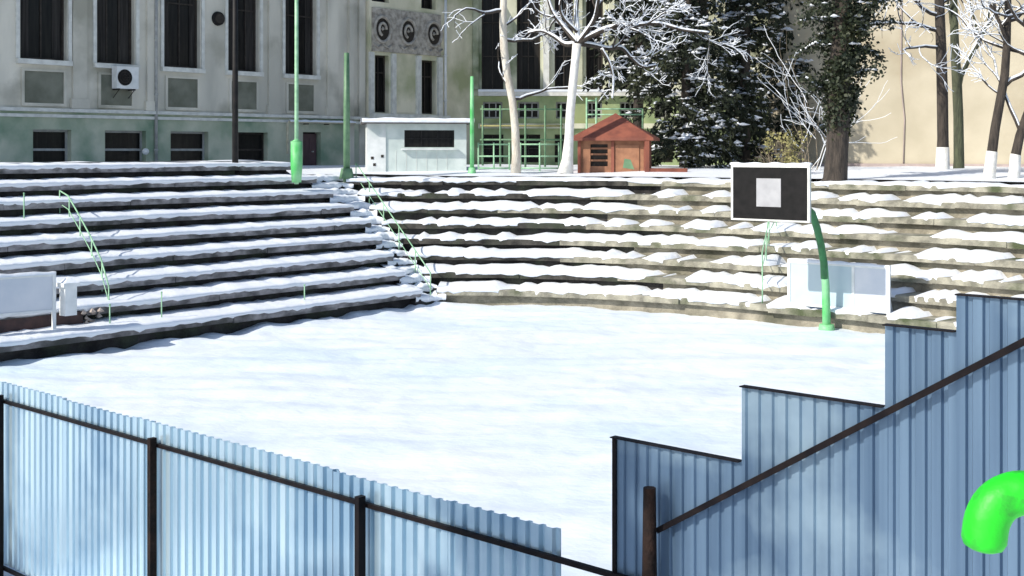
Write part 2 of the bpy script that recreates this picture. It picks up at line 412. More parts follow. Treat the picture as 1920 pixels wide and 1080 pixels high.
def make_right_fence():
    root = empty('metal_fence', F0 + DF * 7.6, 'dark blue corrugated sheet fence stepping upward to the right under a sloping rail', 'fence', 'corrugated fences at the court edge')
    rnd = random.Random(4)
    for a, b, zb, zt in ((7.33, 8.165, .05, 2.395), (8.17, 8.95, .4, 2.785), (8.955, 9.30, .8, 3.175), (9.305, 10.2, 1.2, 3.345), (10.205, 11.0, 1.6, 3.75), (11.005, 11.8, 2.0, 4.15)):
        sh = MB(); corrugated(sh, a, b + (.03 if a < 11 else 0), zb, zt, w=rnd.uniform(0, .012), ph=rnd.uniform(0, .1), depth=.015, pitch=.078)
        sh.build('corrugated_sheet', 'fence_blue', root)
        ed = MB(); ed.box(F0, DF, NF, Z, a, b, -.045, .006, zt, zt + .006); ed.build('edge_cap', 'steel_dark', root)
    p = MB(); cc = F0 + DF * 7.655 - NF * .115; p.tube([cc - Z * .3, cc + Z * 1.2, cc + Z * 1.75, cc + Z * 2.19], [.055, .05, .04, .034], 8)
    p.build('post', 'rust', root)
    a = F0 + DF * 7.66 - NF * .05 + Z * 1.945; b = F0 + DF * 9.6 - NF * .07 + Z * 3.155; d = (b - a)
    p = MB(); u = d.normalized(); v = NF; w = u.cross(v)
    p.box(a, u, v, w, 0, d.length * 1.9, -.012, .012, -.015, .015); p.build('sloping_rail', 'steel_dark', root)
    q = MB(); q.box(F0, DF, NF, Z, 7.335, 7.36, -.03, .02, .0, 2.395); q.build('corner_trim', 'steel_dark', root)
make_right_fence()

# ------------------------------------------------------------------ green handrail beside the camera
def make_near_rail():
    D = 1.5
    def p(px, py, d=0): return at(px, D + d, py)
    ctrl = [p(1845, 1012), p(1851, 975), p(1868, 945), p(1896, 928), p(1935, 924), p(2050, 930, .02), p(2400, 950, .05), p(3000, 985, .1)]
    pts = catmull(ctrl, .006)
    o = empty('green_handrail', pts[0], 'thick bright green bent pipe end hooking down in front of the blue fence', 'handrail')
    m = MB(); r = .0262
    k = len(pts); rad = [r] * k
    # rounded end
    t0 = (pts[0] - pts[1]).normalized(); cap = [pts[0] + t0 * (r * .55 * math.sin(a)) for a in (R(80), R(60), R(35))]; cr = [r * math.cos(R(80)), r * .55, r * .86]
    m.tube(cap + pts, cr + rad, 20); m.build('pipe', 'green_pipe', o)
    f = MB(); e = pts[-1]; f.tube([e + Z * .0, e - Z * 1.9], r * .9, 14); f.build('post', 'green_pipe', o)
make_near_rail()

# ------------------------------------------------------------------ basketball hoop
def make_hoop():
    base = at(1550, 28.2, z=0)
    root = empty('basketball_hoop', base, 'black basketball backboard with white frame on bent green pole at the far court end', 'basketball hoop')
    pole = [base + Vector(v) for v in ((0, 0, -.1), (-.01, 0, .5), (-.03, -.03, 1.0), (-.08, -.07, 1.5), (-.16, -.14, 1.9), (-.28, -.25, 2.3), (-.42, -.4, 2.62), (-.62, -.55, 2.78), (-.9, -.68, 2.93), (-1.12, -.8, 2.98))]
    m = MB(); m.tube(pole[:4], [.095, .09, .085, .082], 12); low = m.build('pole', 'green_bright', root)
    m = MB(); m.tube([pole[3] - Z * .35 + Vector((.02, .02, 0))] + pole[3:], [.086] + [.083] * 7, 12); m.build('arm', 'green_shaded', root)  # shadow on the upper pole painted as a darker green
    bx = Vector((.757, -.653, 0)); bn = Vector((-.653, -.757, 0))
    c = at(1444, 27.1, 359)
    b = MB(); b.box(c, bx, bn, Z, -.9, .9, -.02, .02, -.60, .52); board = b.build('backboard', 'board_black', root)
    f = MB()
    for x0, x1, z0, z1 in ((-.95, -.898, -.64, .57), (.898, .95, -.64, .57), (-.898, .898, .518, .57), (-.898, .898, -.64, -.602)):
        f.box(c, bx, bn, Z, x0, x1, -.035, .035, z0, z1)
    f.build('board_frame', 'trim', board)
    f = MB(); f.box(c, bx, bn, Z, -.32, .27, .02, .027, -.33, .28); f.build('target_square', 'board_grey', board)
    f = MB(); f.tube([pole[-1], c - bn * .021 - Z * .05 + bx * .15], .05, 8); f.build('strut', 'green_shaded', root)
    f = MB(); f.tube([pole[-2], c - bn * .021 + Z * .4 + bx * .5], .03, 8); f.build('strut', 'green_shaded', root)
    s = MB()
    rows = []
    for i in range(30):
        x = -.97 + i * 1.94 / 29; h = .05 + .03 * nz(x * 4)
        rows.append([c + bx * x + bn * w + Z * (.57 + zz) for w, zz in ((-.05, 0), (-.045, h * .7), (0, h), (.045, h * .7), (.05, 0))])
    s.grid(rows); s.build('snow_cover', 'snow', root)
    # foot plate
    f = MB(); f.tube([base - Z * .1, base + Z * .12], [.2, .16], 12); f.build('foot', 'green_bright', root)
make_hoop()

def back_pt(px, row, dz=0):
    best = min(range(len(BP)), key=lambda k: abs(F * (BP[k] + BN[k] * BRUN * row).x / (BP[k] + BN[k] * BRUN * row).y + 960 - px))
    return BP[best] + BN[best] * BRUN * row + Z * (BRISE * (math.floor(row) + 1) + dz)

# ------------------------------------------------------------------ pale panel boards standing on the tiers
def make_panel(a, b, z0, z1, split, label, legs):
    a = Vector((a.x, a.y, 0)); b = Vector((b.x, b.y, 0))
    d = (b - a); L = d.length; u = d.normalized(); n = Vector((u.y, -u.x, 0))
    root = empty('panel_board', (a + b) / 2 + Z * z0, label, 'board', 'pale framed boards standing on the tiers')
    s0 = .05
    for t0, t1, mt in split:
        m = MB(); m.box(a, u, n, Z, t0 * L + .03, t1 * L - .03, -.012, .012, z0 + .04, z1 - .04); m.build('panel', mt, root)
    for t in [s[0] for s in split] + [1]:
        f = MB(); f.box(a, u, n, Z, t * L - .035, t * L + .035, -.03, .03, z0 - .35 if t in legs else z0, z1 + (.05 if t in legs else 0))
        f.build('post', 'white_paint', root)
    for q0, q1 in ((z1 - .04, z1 + .01), (z0, z0 + .05)):
        f = MB(); f.box(a, u, n, Z, .036, L - .036, -.026, .026, q0, q1); f.build('frame', 'white_paint', root)
    # stays at the back
    for t in (.04, .96):
        st = MB(); st.tube([a + u * (t * L) - n * .03 + Z * (z1 - .2), a + u * (t * L) - n * .38 + Z * (z0 - .02)], .018, 6)
        st.build('stay', 'white_paint', root)
    sn = MB(); rows = []
    for i in range(24):
        t = i / 23; h = .05 + .03 * nz(t * 9, L)
        rows.append([a + u * (t * L) + n * w + Z * (z1 + .01 + zz) for w, zz in ((-.04, 0), (-.035, h), (.035, h), (.045, -.01))])
    sn.grid(rows); sn.build('snow_cover', 'snow', root)
make_panel(back_pt(1478, .3) * 1, back_pt(1666, .3) * 1, .43, 1.44, [(0, .66, 'sheet_blue'), (.66, 1, 'sheet_white')], 'pale blue and white framed board standing on the tier behind the green basketball pole', (0, 1))
make_panel(at(-120, 23.3, z=0), at(101, 24.75, z=0), .84, 1.58, [(0, 1, 'sheet_white')], 'white framed board standing low on the left tiers at the picture edge', (1,))
# brown bench front and rubble at the end of it, on the left stand's second tier
def make_bench_front():
    a = C0 + NL * (LRUN * 1); 
    s_end = None
    # where column px 150 meets that tier
    k = (152 - 960) / F; s_end = (a.y * k - a.x) / (DL.x - DL.y * k)
    m = MB(); m.box(a, DL, NL, Z, s_end - 9, s_end, -.07, -.035, .42, .74)
    o = m.build('bench_board', 'brown'); tag(o, 'long dark brown board facing the second tier below the white board', 'board')
    rnd = random.Random(8); m = MB()
    for i in range(16):
        c = a + DL * (s_end + rnd.uniform(.02, .42)) + NL * rnd.uniform(-.12, .0) + Z * rnd.uniform(.45, .72)
        m.lump(c, rnd.uniform(.05, .11), rnd.uniform(.05, .09), rnd.uniform(.05, .09), rnd)
    o = m.build('rubble_heap', 'pinkstone'); tag(o, 'small heap of pinkish broken stones at the end of the brown board', 'rubble')
    # concrete pedestal next to the white board
    c = at(128, 24.9, z=.8); p = MB()
    p.box(c, DL, NL, Z, -.13, .13, -.1, .1, -.05, .52); p.box(c, DL, NL, Z, -.18, .18, -.14, .14, .52, .6)
    root = tag(p.build('stone_pedestal', 'white_paint'), 'stubby white pedestal capped with snow beside the white board on the left tiers', 'pedestal')
    s = MB(); s.lump(c + Z * .6, .2, .17, .1, rnd); s.build('snow_cover', 'snow', root)
make_bench_front()

# stair railings on the stands
def railing(pts, posts, label, r=.017, m_='green_pale', drop=.8, balusters=0):
    root = empty('stair_railing', pts[0] - Z * drop, label, 'railing', 'pale green pipe railings on the stands')
    m = MB(); m.tube(pts, r, 8); m.build('handrail', m_, root)
    for t in posts:
        n = len(pts) - 1; i = min(n - 1, int(t * n)); q = pts[i] + (pts[i + 1] - pts[i]) * (t * n - i)
        m = MB(); m.tube([q, q - Z * drop], r * .9, 8); m.build('post', m_, root)
    if balusters:
        m = MB(); m.tube([p - Z * drop * .5 for p in pts], r * .7, 6); m.build('mid_rail', m_, root)
a = C0 + NL * (LRUN * 6.2)
def left_pt(px, row, dz=0):
    a = C0 + NL * (LRUN * row); k = (px - 960) / F; s = (a.y * k - a.x) / (DL.x - DL.y * k)
    return a + DL * s + Z * (LRISE * (math.floor(row) + 1) + dz)
railing([left_pt(112, 6.2, .25), left_pt(128, 5.2, .55), left_pt(148, 4.2, .55), left_pt(170, 3.2, .5), left_pt(190, 2.2, .45), left_pt(204, 1.3, .35)], (0, .22, .42, .62, .82, 1), 'pale green pipe railing slanting down the left tiers beside the white board', balusters=1, drop=.62)
cn = (NL + BN[0]).normalized()
railing([C0 + cn * (1.12 * u * .84) + DL * -.15 + Z * (.4 * u + .75) for u in (.2, 1.2, 2.4, 3.6, 4.8, 6.0, 7.2)], (0, .2, .4, .6, .8, 1), 'pale green pipe railing climbing the snowy corner steps', balusters=1)
railing([back_pt(1425, .3, .75), back_pt(1432, 1.3, .75), back_pt(1440, 2.3, .75), back_pt(1446, 3.3, .75), back_pt(1450, 4.3, .7)], (0, .25, .5, .75, 1), 'pale green pipe railing on the sunlit tiers left of the backboard pole', drop=.78, balusters=1)
stake_labels = ['thin pale stake standing on the lowest left tier near the rubble heap', 'thin pale stake on the lowest left tier, tallest of the three there', 'thin pale stake near the corner end of the lowest left tier', 'thin pale stake high on the left tiers near the picture edge']
for (px, row, h), lab in zip(((206, .5, .45), (303, .45, .6), (571, .5, .42), (45, 5.4, .62)), stake_labels):
    p = left_pt(px, row); m = MB(); m.tube([p - Z * .05, p + Z * h], .016, 6); m.tube([p + Z * h, p + Z * (h + .03)], .022, 6)
    tag(m.build('stake', 'green_pale'), lab, 'stake', 'thin stakes on the left tiers')

# ------------------------------------------------------------------ school building
FA = R(41); DA = Vector((math.sin(FA), math.cos(FA), 0)); NA = Vector((DA.y, -DA.x, 0))    # NA points at the court
A0 = at(82, 40, z=0)
def fs(px):
    k = (px - 960) / F; return (A0.y * k - A0.x) / (DA.x - DA.y * k)
def fz(px, py):
    D = A0.y + DA.y * fs(px); return EYE - (py - HZ) * D / F
def holed_wall(mb, o, u, n, s0, s1, z0, z1, holes, th=.3):
    """front face in the plane o+u*s with rectangular holes and reveals going back th (n = outward)"""
    ss = sorted(set([s0, s1] + [h[0] for h in holes] + [h[1] for h in holes])); zs = sorted(set([z0, z1] + [h[2] for h in holes] + [h[3] for h in holes]))
    ss = [s for s in ss if s0 <= s <= s1]; zs = [z for z in zs if z0 <= z <= z1]
    P = lambda s, z, d=0: o + u * s + Z * z - n * d
    for a, b in zip(ss, ss[1:]):
        for c, d in zip(zs, zs[1:]):
            ms, mz = (a + b) / 2, (c + d) / 2
            if any(h[0] < ms < h[1] and h[2] < mz < h[3] for h in holes): continue
            mb.add([P(a, c), P(b, c), P(b, d), P(a, d)], [(0, 1, 2, 3)])
    for a, b, c, d in holes:
        d = min(d, z1); c = max(c, z0)
        mb.add([P(a, c), P(a, c, th), P(a, d, th), P(a, d)], [(0, 1, 2, 3)]); mb.add([P(b, c), P(b, d), P(b, d, th), P(b, c, th)], [(0, 1, 2, 3)])
        mb.add([P(a, c), P(b, c), P(b, c, th), P(a, c, th)], [(0, 1, 2, 3)]); mb.add([P(a, d), P(a, d, th), P(b, d, th), P(b, d)], [(0, 1, 2, 3)])
    # back and ends give it thickness
    mb.add([P(s0, z0, th), P(s0, z1, th), P(s0, z1), P(s0, z0)], [(0, 1, 2, 3)]); mb.add([P(s1, z0), P(s1, z1), P(s1, z1, th), P(s1, z0, th)], [(0, 1, 2, 3)])
    mb.add([P(s0, z1), P(s0, z1, th), P(s1, z1, th), P(s1, z1)], [(0, 1, 2, 3)])
def window(root, o, u, n, s0, s1, z0, z1, frame='frame_dark', cols=2, rails=(.7,), sill=True, depth=.2, curtain=0, seed=0, sillm='trim', bar=.05):
    f = MB(); d = depth
    f.box(o, u, n, Z, s0, s0 + .07, -d - .05, -d + .02, z0, z1); f.box(o, u, n, Z, s1 - .07, s1, -d - .05, -d + .02, z0, z1)
    f.box(o, u, n, Z, s0 + .07, s1 - .07, -d - .05, -d + .02, z0, z0 + .07); f.box(o, u, n, Z, s0 + .07, s1 - .07, -d - .05, -d + .02, z1 - .07, z1)
    for i in range(1, cols):
        s = s0 + (s1 - s0) * i / cols; f.box(o, u, n, Z, s - bar / 2, s + bar / 2, -d - .045, -d + .012, z0 + .07, z1 - .07)
    for r in rails:
        z = z0 + (z1 - z0) * r; f.box(o, u, n, Z, s0 + .07, s1 - .07, -d - .043, -d + .016, z - bar / 2, z + bar / 2)
    fr = f.build('window', frame, root)
    g = MB(); g.box(o, u, n, Z, s0 + .03, s1 - .03, -d - .035, -d - .025, z0 + .03, z1 - .03); g.build('pane', 'pane', fr)
    if curtain:
        rnd = random.Random(seed); c = MB(); w = (s1 - s0)
        for a, b in ((0, curtain), (1 - curtain, 1)):
            pts = []
            N = 16
            for i in range(N + 1):
                t = a + (b - a) * i / N; pts.append((s0 + .08 + (w - .16) * t, -d - .023 + .0 + .012 * math.sin(i * 2.3 + seed)))
            c.grid([[o + u * s + n * (dd + .012) + Z * z for z in (z0 + .08, z1 - .08)] for s, dd in pts])
        c.build('curtain', 'curtain', fr)
    if sill:
        k = MB(); k.box(o, u, n, Z, s0 - .14, s1 + .14, -.1, .14, z0 - .16, z0 - .005); sl = k.build('sill', sillm, fr)
    return fr

def make_school():
    root = empty('school_building', A0 + DA * 8 + Z * 3.4, 'weathered grey school building with tall dark windows along the top left', 'building')
    ups = [(38, 125, 112), (182, 252, 119), (308, 375, 127), (428, 485, 133), (535, 592, 140)]
    los = [(60, 132), (195, 272), (318, 389), (440, 500)]
    SP = 5.27; TOP = 11.3; s_end = fs(690)
    holes_u = []; 
    for a, b, py in ups: holes_u.append((fs(a), fs(b), 6.9, 10.2))
    for s in (-3.2, -5.8, -8.4): holes_u.append((s - .8, s + .8, 6.9, 10.2))
    holes_2 = []
    w = MB(); holed_wall(w, A0, DA, NA, -12, s_end, SP, TOP, holes_u + holes_2); wl = w.build('wall', 'wall', root)
    holes_l = [(fs(a), fs(b), 3.58, 4.68) for a, b in los] + [(s - .7, s + .7, 3.58, 4.68) for s in (-3, -5.6)]
    door = (fs(566), fs(600), 3.0, 4.72)
    w = MB(); holed_wall(w, A0 + NA * .06, DA, NA, -12, s_end, 2.6, SP, holes_l + [door], .36); pl = w.build('plinth', 'plinth', root)
    for i, (a, b, c, d) in enumerate(holes_u): window(root, A0, DA, NA, a, b, c, d, cols=2 if i % 2 == 0 else 3, rails=(.68,), curtain=(.22, .3, .18, .34, .2, .2, .2, .2)[i], seed=i)
    for i, (a, b, c, d) in enumerate(holes_2): window(root, A0, DA, NA, a, b, c, d, sill=False)
    for i, (a, b, c, d) in enumerate(holes_l): window(root, A0 + NA * .06, DA, NA, a, b, c, d, frame='frame_dark' if i == 3 else 'frame_pale', cols=1, rails=(.42,), sill=False, bar=.075, depth=.26)
    f = MB(); f.box(A0 + NA * .06, DA, NA, Z, door[0] + .05, door[1] - .05, -.3, -.22, 3.0, 4.66); dr = f.build('door', 'door', root)
    f = MB(); 
    for s in (door[0] + .12, (door[0] + door[1]) / 2 + .04):
        f.box(A0 + NA * .06, DA, NA, Z, s, s + (door[1] - door[0]) * .34, -.22, -.205, 3.9, 4.5)
    f.build('door_panel', 'door', dr)
    f = MB(); f.box(A0 + NA * .06, DA, NA, Z, door[1] - .3, door[1] - .24, -.218, -.14, 3.95, 4.0); f.build('handle', 'frame_pale', dr)
    # string courses
    c = MB(); c.box(A0, DA, NA, Z, -12, s_end, .0 + .003, .16, SP - .02, SP + .09); c.box(A0, DA, NA, Z, -12, s_end, .063, .12, SP - .2, SP - .10); c.build('cornice', 'trim', root)
    # sunken panels under the windows, with a raised border
    for (a, b, py) in ups:
        s0, s1 = fs(a) + .12, fs(b) - .12
        p = MB(); p.box(A0, DA, NA, Z, s0, s1, -.05, .012, 5.52, 6.52); p.build('apron_panel', 'olive', root)
        p = MB()
        for q in ((s0 - .1, s0 - .002, 5.42, 6.6), (s1 + .002, s1 + .1, 5.42, 6.6), (s0 - .002, s1 + .002, 6.522, 6.6), (s0 - .002, s1 + .002, 5.42, 5.518)): p.box(A0, DA, NA, Z, q[0], q[1], -.02, .05, q[2], q[3])
        p.build('panel_border', 'wall', root)
        p = MB()
        for q in (fs(a) - .16, fs(b) + .04): p.box(A0, DA, NA, Z, q, q + .12, -.02, .06, 6.9, 10.3)
        p.build('window_surround', 'trim', root)
    # pilasters between the windows
    for px, wd in ((148, .5), (282, .34), (512, .5), (622, .55)):
        s = fs(px); p = MB(); p.box(A0, DA, NA, Z, s - wd / 2, s + wd / 2, -.02, .09, SP + .1, 11.25); p.box(A0, DA, NA, Z, s - wd / 2 - .07, s + wd / 2 + .07, -.01, .13, SP + .1, SP + .42)
        p.build('pilaster', 'wall', root)
    # quoined corner mouldings towards the bay
    for px, wd, pr in ((655, .24, .16), (676, .3, .1)):
        s = fs(px); p = MB(); p.box(A0, DA, NA, Z, s - wd / 2, s + wd / 2, -.02, pr, 2.7, 11.25); p.build('pilaster', 'wall', root)
    # bay with three carved roundels
    bo = A0 + NA * .22; b0, b1 = fs(686), fs(832)
    bs = lambda px: fs(px)
    hb = [(bs(696), bs(722), 5.55, 7.86), (bs(783), bs(810), 5.55, 7.80), (bs(690), bs(722), 10.0, 11.0), (bs(783), bs(810), 9.95, 11.0)]
    w = MB(); holed_wall(w, bo, DA, NA, b0, b1, 2.6, TOP, hb, .5); w.build('bay_wall', 'bay', root)
    for a, b, c, d in hb: window(root, bo, DA, NA, a, b, c, d, cols=2, rails=(.7,), sill=False, depth=.25)
    p = MB(); p.box(bo, DA, NA, Z, b0 + .1, b1 - .45, -.02, .07, 8.0, 9.75); fz_ = p.build('carved_frieze', 'carved', root)
    for px in (708, 756, 804):
        s = fs(px); p = MB(); ring = [bo + DA * (s + .45 * math.cos(t * math.pi / 12)) + NA * .09 + Z * (8.9 + .52 * math.sin(t * math.pi / 12)) for t in range(25)]
        p.tube(ring, .07, 8, False)
        p.tube([bo + DA * (s + .2 * math.cos(t)) + NA * .09 + Z * (8.9 + .25 * math.sin(t)) for t in [i * .5 for i in range(10)]], .06, 6)
        p.lump(bo + DA * s + NA * .08 + Z * 8.9, .1, .1, .14, random.Random(int(px)))
        for sg in (-1, 1): p.tube([bo + DA * (s + sg * .5) + NA * .08 + Z * 8.3, bo + DA * (s + sg * .28) + NA * .1 + Z * 8.15, bo + DA * s + NA * .08 + Z * 8.3], .045, 6)
        p.build('roundel', 'carved', fz_)
        p = MB(); disc = [bo + DA * (s + .37 * math.cos(t * math.pi / 12)) + NA * .074 + Z * (8.9 + .44 * math.sin(t * math.pi / 12)) for t in range(24)]
        p.add(disc, [list(range(24))]); p.build('roundel_ground', 'frame_dark', fz_)
    p = MB()
    for px, wd in ((688, .2), (729, .22), (776, .24), (816, .26)): p.box(bo, DA, NA, Z, fs(px) - wd / 2, fs(px) + wd / 2, -.02, .12, 5.5, 7.95)
    p.build('bay_pilaster', 'trim', root)
    p = MB(); p.box(bo, DA, NA, Z, b0, b1, -.02, .2, 5.3, 5.5); p.build('bay_cornice', 'trim', root)
    # broad pilaster after the bay
    p = MB(); p.box(A0, DA, NA, Z, b1, fs(884), -.3, .12, 2.6, TOP); p.build('corner_wall', 'bay', root)
    # wing standing square to the view
    wc = A0 + DA * fs(884); wu = X.copy(); wn_ = -Y
    wo = Vector((wc.x, wc.y, 0)); ws = lambda px: (px - 960) / F * wo.y - wo.x
    hw = [(ws(a), ws(b), 6.67, 10.9) for a, b in ((903, 944), (969, 1013), (1040, 1075), (1099, 1131), (1160, 1195), (1225, 1262), (1290, 1330), (1360, 1400))]
    hl = [(a + .05, b - .05, 5.42, 6.15) for a, b, _, _ in hw]; hg = [(a, b, 3.5, 4.72) for a, b, _, _ in hw]
    LW = 14
    w = MB(); holed_wall(w, wo, wu, wn_, 0, LW, 6.42, TOP, hw); w.build('wing_wall', 'wing', root)
    w = MB(); holed_wall(w, wo + wn_ * .05, wu, wn_, 0, LW, 2.6, 6.42, hl + hg, .35); w.build('wing_base', 'wing_green', root)
    for i, (a, b, c, d) in enumerate(hw): window(root, wo, wu, wn_, a, b, c, d, cols=2, rails=(.35, .7), sill=False, curtain=.2 if i % 2 else 0, seed=i + 20)
    for a, b, c, d in hl: window(root, wo + wn_ * .05, wu, wn_, a, b, c, d, frame='frame_pale', cols=3, rails=(.5,), sill=False)
    for a, b, c, d in hg: window(root, wo + wn_ * .05, wu, wn_, a, b, c, d, frame='frame_dark', cols=2, rails=(.5,), sill=False)
    p = MB(); p.box(wo, wu, wn_, Z, .3, LW, .053, .3, 6.40, 6.58); p.build('wing_cornice', 'trim', root)
    p = MB(); p.box(wo, wu, wn_, Z, .3, LW, .055, .32, 6.582, 6.68); p.build('snow_cover', 'snow', root)
    p = MB(); p.box(wo, wu, wn_, Z, .3, LW, .053, .2, 4.98, 5.2); p.build('wing_band', 'wing', root)
    for px in (892, 1024, 1086, 1146, 1210):
        p = MB(); p.box(wo, wu, wn_, Z, ws(px) - .13, ws(px) + .13, -.02, .16, 6.7, TOP); p.build('pilaster', 'trim' if px == 1024 else 'wing', root)
    # rooms' dark back and the roof
    p = MB(); p.box(A0 - NA * .9, DA, NA, Z, -12, fs(884), -.1, 0, 2.6, TOP); p.box(wo + Y * .9, wu, wn_, Z, -.5, LW, -.1, 0, 2.6, TOP); p.build('inner_wall', 'frame_dark', root)
    p = MB(); p.box(A0, DA, NA, Z, -12.5, fs(884) + .3, -11, .6, TOP + .01, TOP + .35); p.build('roof', 'roof_dark', root)
    p = MB(); p.box(wo, wu, wn_, Z, -.4, LW + .4, -10, .5, TOP + .36, TOP + .6); p.build('roof', 'roof_dark', root)
    return wo, ws
WO, WS = make_school()

# things fixed to the school
def vertical_pipe(name, px, z0, z1, r, mt, label, cat, dn=.12, base=A0, group=None):
    s = fs(px); p = base + DA * s + NA * dn
    root = empty(name, p + Z * z0, label, cat, group)
    m = MB(); m.tube([p + Z * z0, p + Z * z1], r, 10); m.build('pipe', mt, root)
    c = MB()
    z = z0 + .6
    while z < z1: c.tube([p + Z * z, p + Z * (z + .07)], r * 1.3, 10); c.box(p + Z * z, DA, NA, Z, -.02, .02, -dn - .02, 0, 0, .05); z += 1.9
    c.build('pipe_clip', mt, root)
vertical_pipe('drainpipe', 289, 3.4, 11.2, .055, 'frame_pale', 'pale vertical drainpipe between the second and third tall windows', 'drainpipe', group='drainpipes on the school')
vertical_pipe('drainpipe', 824, 5.5, 11.2, .06, 'white_paint', 'white vertical drainpipe right of the carved roundels', 'drainpipe', dn=.36, group='drainpipes on the school')
def make_ac():
    s = fs(226); D = A0.y + DA.y * s; z0, z1 = fz(226, 167), fz(226, 126); w = .42 * (DA.dot(X) * 0 + 1)
    p = A0 + DA * s + NA * .14
    root = empty('air_conditioner', p + Z * z0, 'white air conditioner box hung under the second tall window', 'air conditioner')
    w = (fs(247) - fs(206)) / 2
    b = MB(); b.box(p, DA, NA, Z, -w, w, 0, .3, z0, z1); b.build('casing', 'white_paint', root)
    c = p + NA * .302 + DA * (-w * .28) + Z * ((z0 + z1) / 2); r = (z1 - z0) * .36
    f = MB(); f.add([c + DA * (r * math.cos(t * math.pi / 12)) + Z * (r * math.sin(t * math.pi / 12)) for t in range(24)], [list(range(24))]); g = f.build('fan_opening', 'black', root)
    f = MB()
    for k in (.35, .68, 1): f.tube([c + NA * .012 + DA * (r * k * math.cos(t * math.pi / 12)) + Z * (r * k * math.sin(t * math.pi / 12)) for t in range(25)], .008, 5, False)
    for t in range(4): f.tube([c + NA * .012 + DA * (r * math.cos(t * math.pi / 4)) + Z * (r * math.sin(t * math.pi / 4)), c + NA * .012 - DA * (r * math.cos(t * math.pi / 4)) - Z * (r * math.sin(t * math.pi / 4))], .006, 5)
    f.build('fan_grille', 'frame_dark', g)
    f = MB()
    for sg in (-.7, .7): f.box(p, DA, NA, Z, sg * w - .02, sg * w + .02, -.16, .28, z0 - .05, z0 - .004); f.tube([p + DA * sg * w + NA * .25 + Z * (z0 - .03), p + DA * sg * w - NA * .12 + Z * (z0 - .3)], .014, 5)
    f.build('bracket', 'frame_dark', root)
make_ac()
def make_small_fixtures():
    s = fs(408); z = fz(408, 35); p = A0 + DA * s
    m = MB(); m.tube([p - NA * .02 + Z * z, p + NA * .1 + Z * z], [.26, .24], 20); o = m.build('wall_vent', 'black'); tag(o, 'round black vent on the wall between the third and fourth tall windows', 'vent')
    m = MB(); m.tube([p + NA * .1 + Z * z, p + NA * .13 + Z * z], [.19, .17], 20); m.build('vent_cap', 'frame_dark', o)
    s = fs(261); z = fz(261, 284); p = A0 + DA * s + NA * .1
    m = MB(); m.tube([p + Z * z, p + NA * .25 + Z * (z + .05)], .02, 6); o = m.build('wall_lamp', 'frame_pale'); tag(o, 'small round white wall lamp by the second low window', 'lamp')
    g = MB(); c = p + NA * .28 + Z * z
    g.tube([c + Z * (.11 * math.sin(R(a))) for a in (-88, -60, -30, 0, 30, 60, 88)], [max(.006, .12 * math.cos(R(a))) for a in (-88, -60, -30, 0, 30, 60, 88)], 12); g.build('globe', 'white_paint', o)
    # cream gas pipe across the wall with snow on it
    a = fs(528); b = fs(655); z = fz(590, 230); q = A0 + NA * .35
    root = empty('gas_pipe', q + DA * a + Z * z, 'cream gas pipe running level across the wall above the dark door', 'pipe')
    m = MB(); m.tube([q + DA * a + Z * (z - 1.2), q + DA * a + Z * (z - .06), q + DA * (a + .06) + Z * z, q + DA * b + Z * z], .045, 8); m.build('pipe', 'pipe_cream', root)
    m = MB()
    for t in (.3, .6, .9): s = a + (b - a) * t; m.box(q, DA, NA, Z, s - .02, s + .02, -.4, 0, z - .08, z - .04)
    m.build('bracket', 'frame_dark', root)
    n = MB(); rows = []
    for i in range(40):
        s = a + .1 + (b - a - .1) * i / 39; h = .045 + .03 * nz(s * 4)
        rows.append([q + DA * s + NA * w + Z * (z + zz) for w, zz in ((-.045, .01), (-.03, .04 + h), (.03, .04 + h), (.05, .01))])
    n.grid(rows); n.build('snow_cover', 'snow', root)
make_small_fixtures()

# ------------------------------------------------------------------ posts in the yard
def post(name, px, D, py0, z1, r0, r1, mt, label, cat, sleeve=None, group='tall posts behind the stands', lean=0):
    b = at(px, D, z=3.35)
    root = empty(name, b, label, cat, group)
    m = MB(); m.tube([b - Z * .3, b + Z * 2 + X * lean, b + Z * (z1 - 3.35) + X * lean * 4], [r0, r0 * .95, r1], 12); m.build('pole', mt, root)
    if sleeve:
        h, r, ms = sleeve; m = MB(); m.tube([b - Z * .25, b + Z * (h * .25), b + Z * h], [r * .8, r, r], 14); m.tube([b + Z * h, b + Z * (h + .06)], [r * .9, r0], 14); m.build('sleeve', ms, root)
    else:
        m = MB(); m.tube([b - Z * .2, b + Z * .12], [r0 * 2.2, r0 * 1.6], 12); m.build('foot', mt, root)
    return root
post('black_post', 441, 36.5, 300, 11, .09, .07, 'black', 'thick black pole standing before the fourth tall window', 'post')
post('green_post', 556, 36.0, 310, 11, .06, .05, 'green_pale', 'slim pale green pole with a bright green sleeve at its foot', 'post', (.92, .17, 'green_bright'))
post('green_post', 650, 38.5, 320, 7.0, .105, .08, 'green_mid', 'stout dull green post beside the gas pipe end', 'post')
post('green_post', 885, 40.5, 320, 6.4, .07, .055, 'green_bright', 'bright green post at the right end of the white kiosk', 'post')

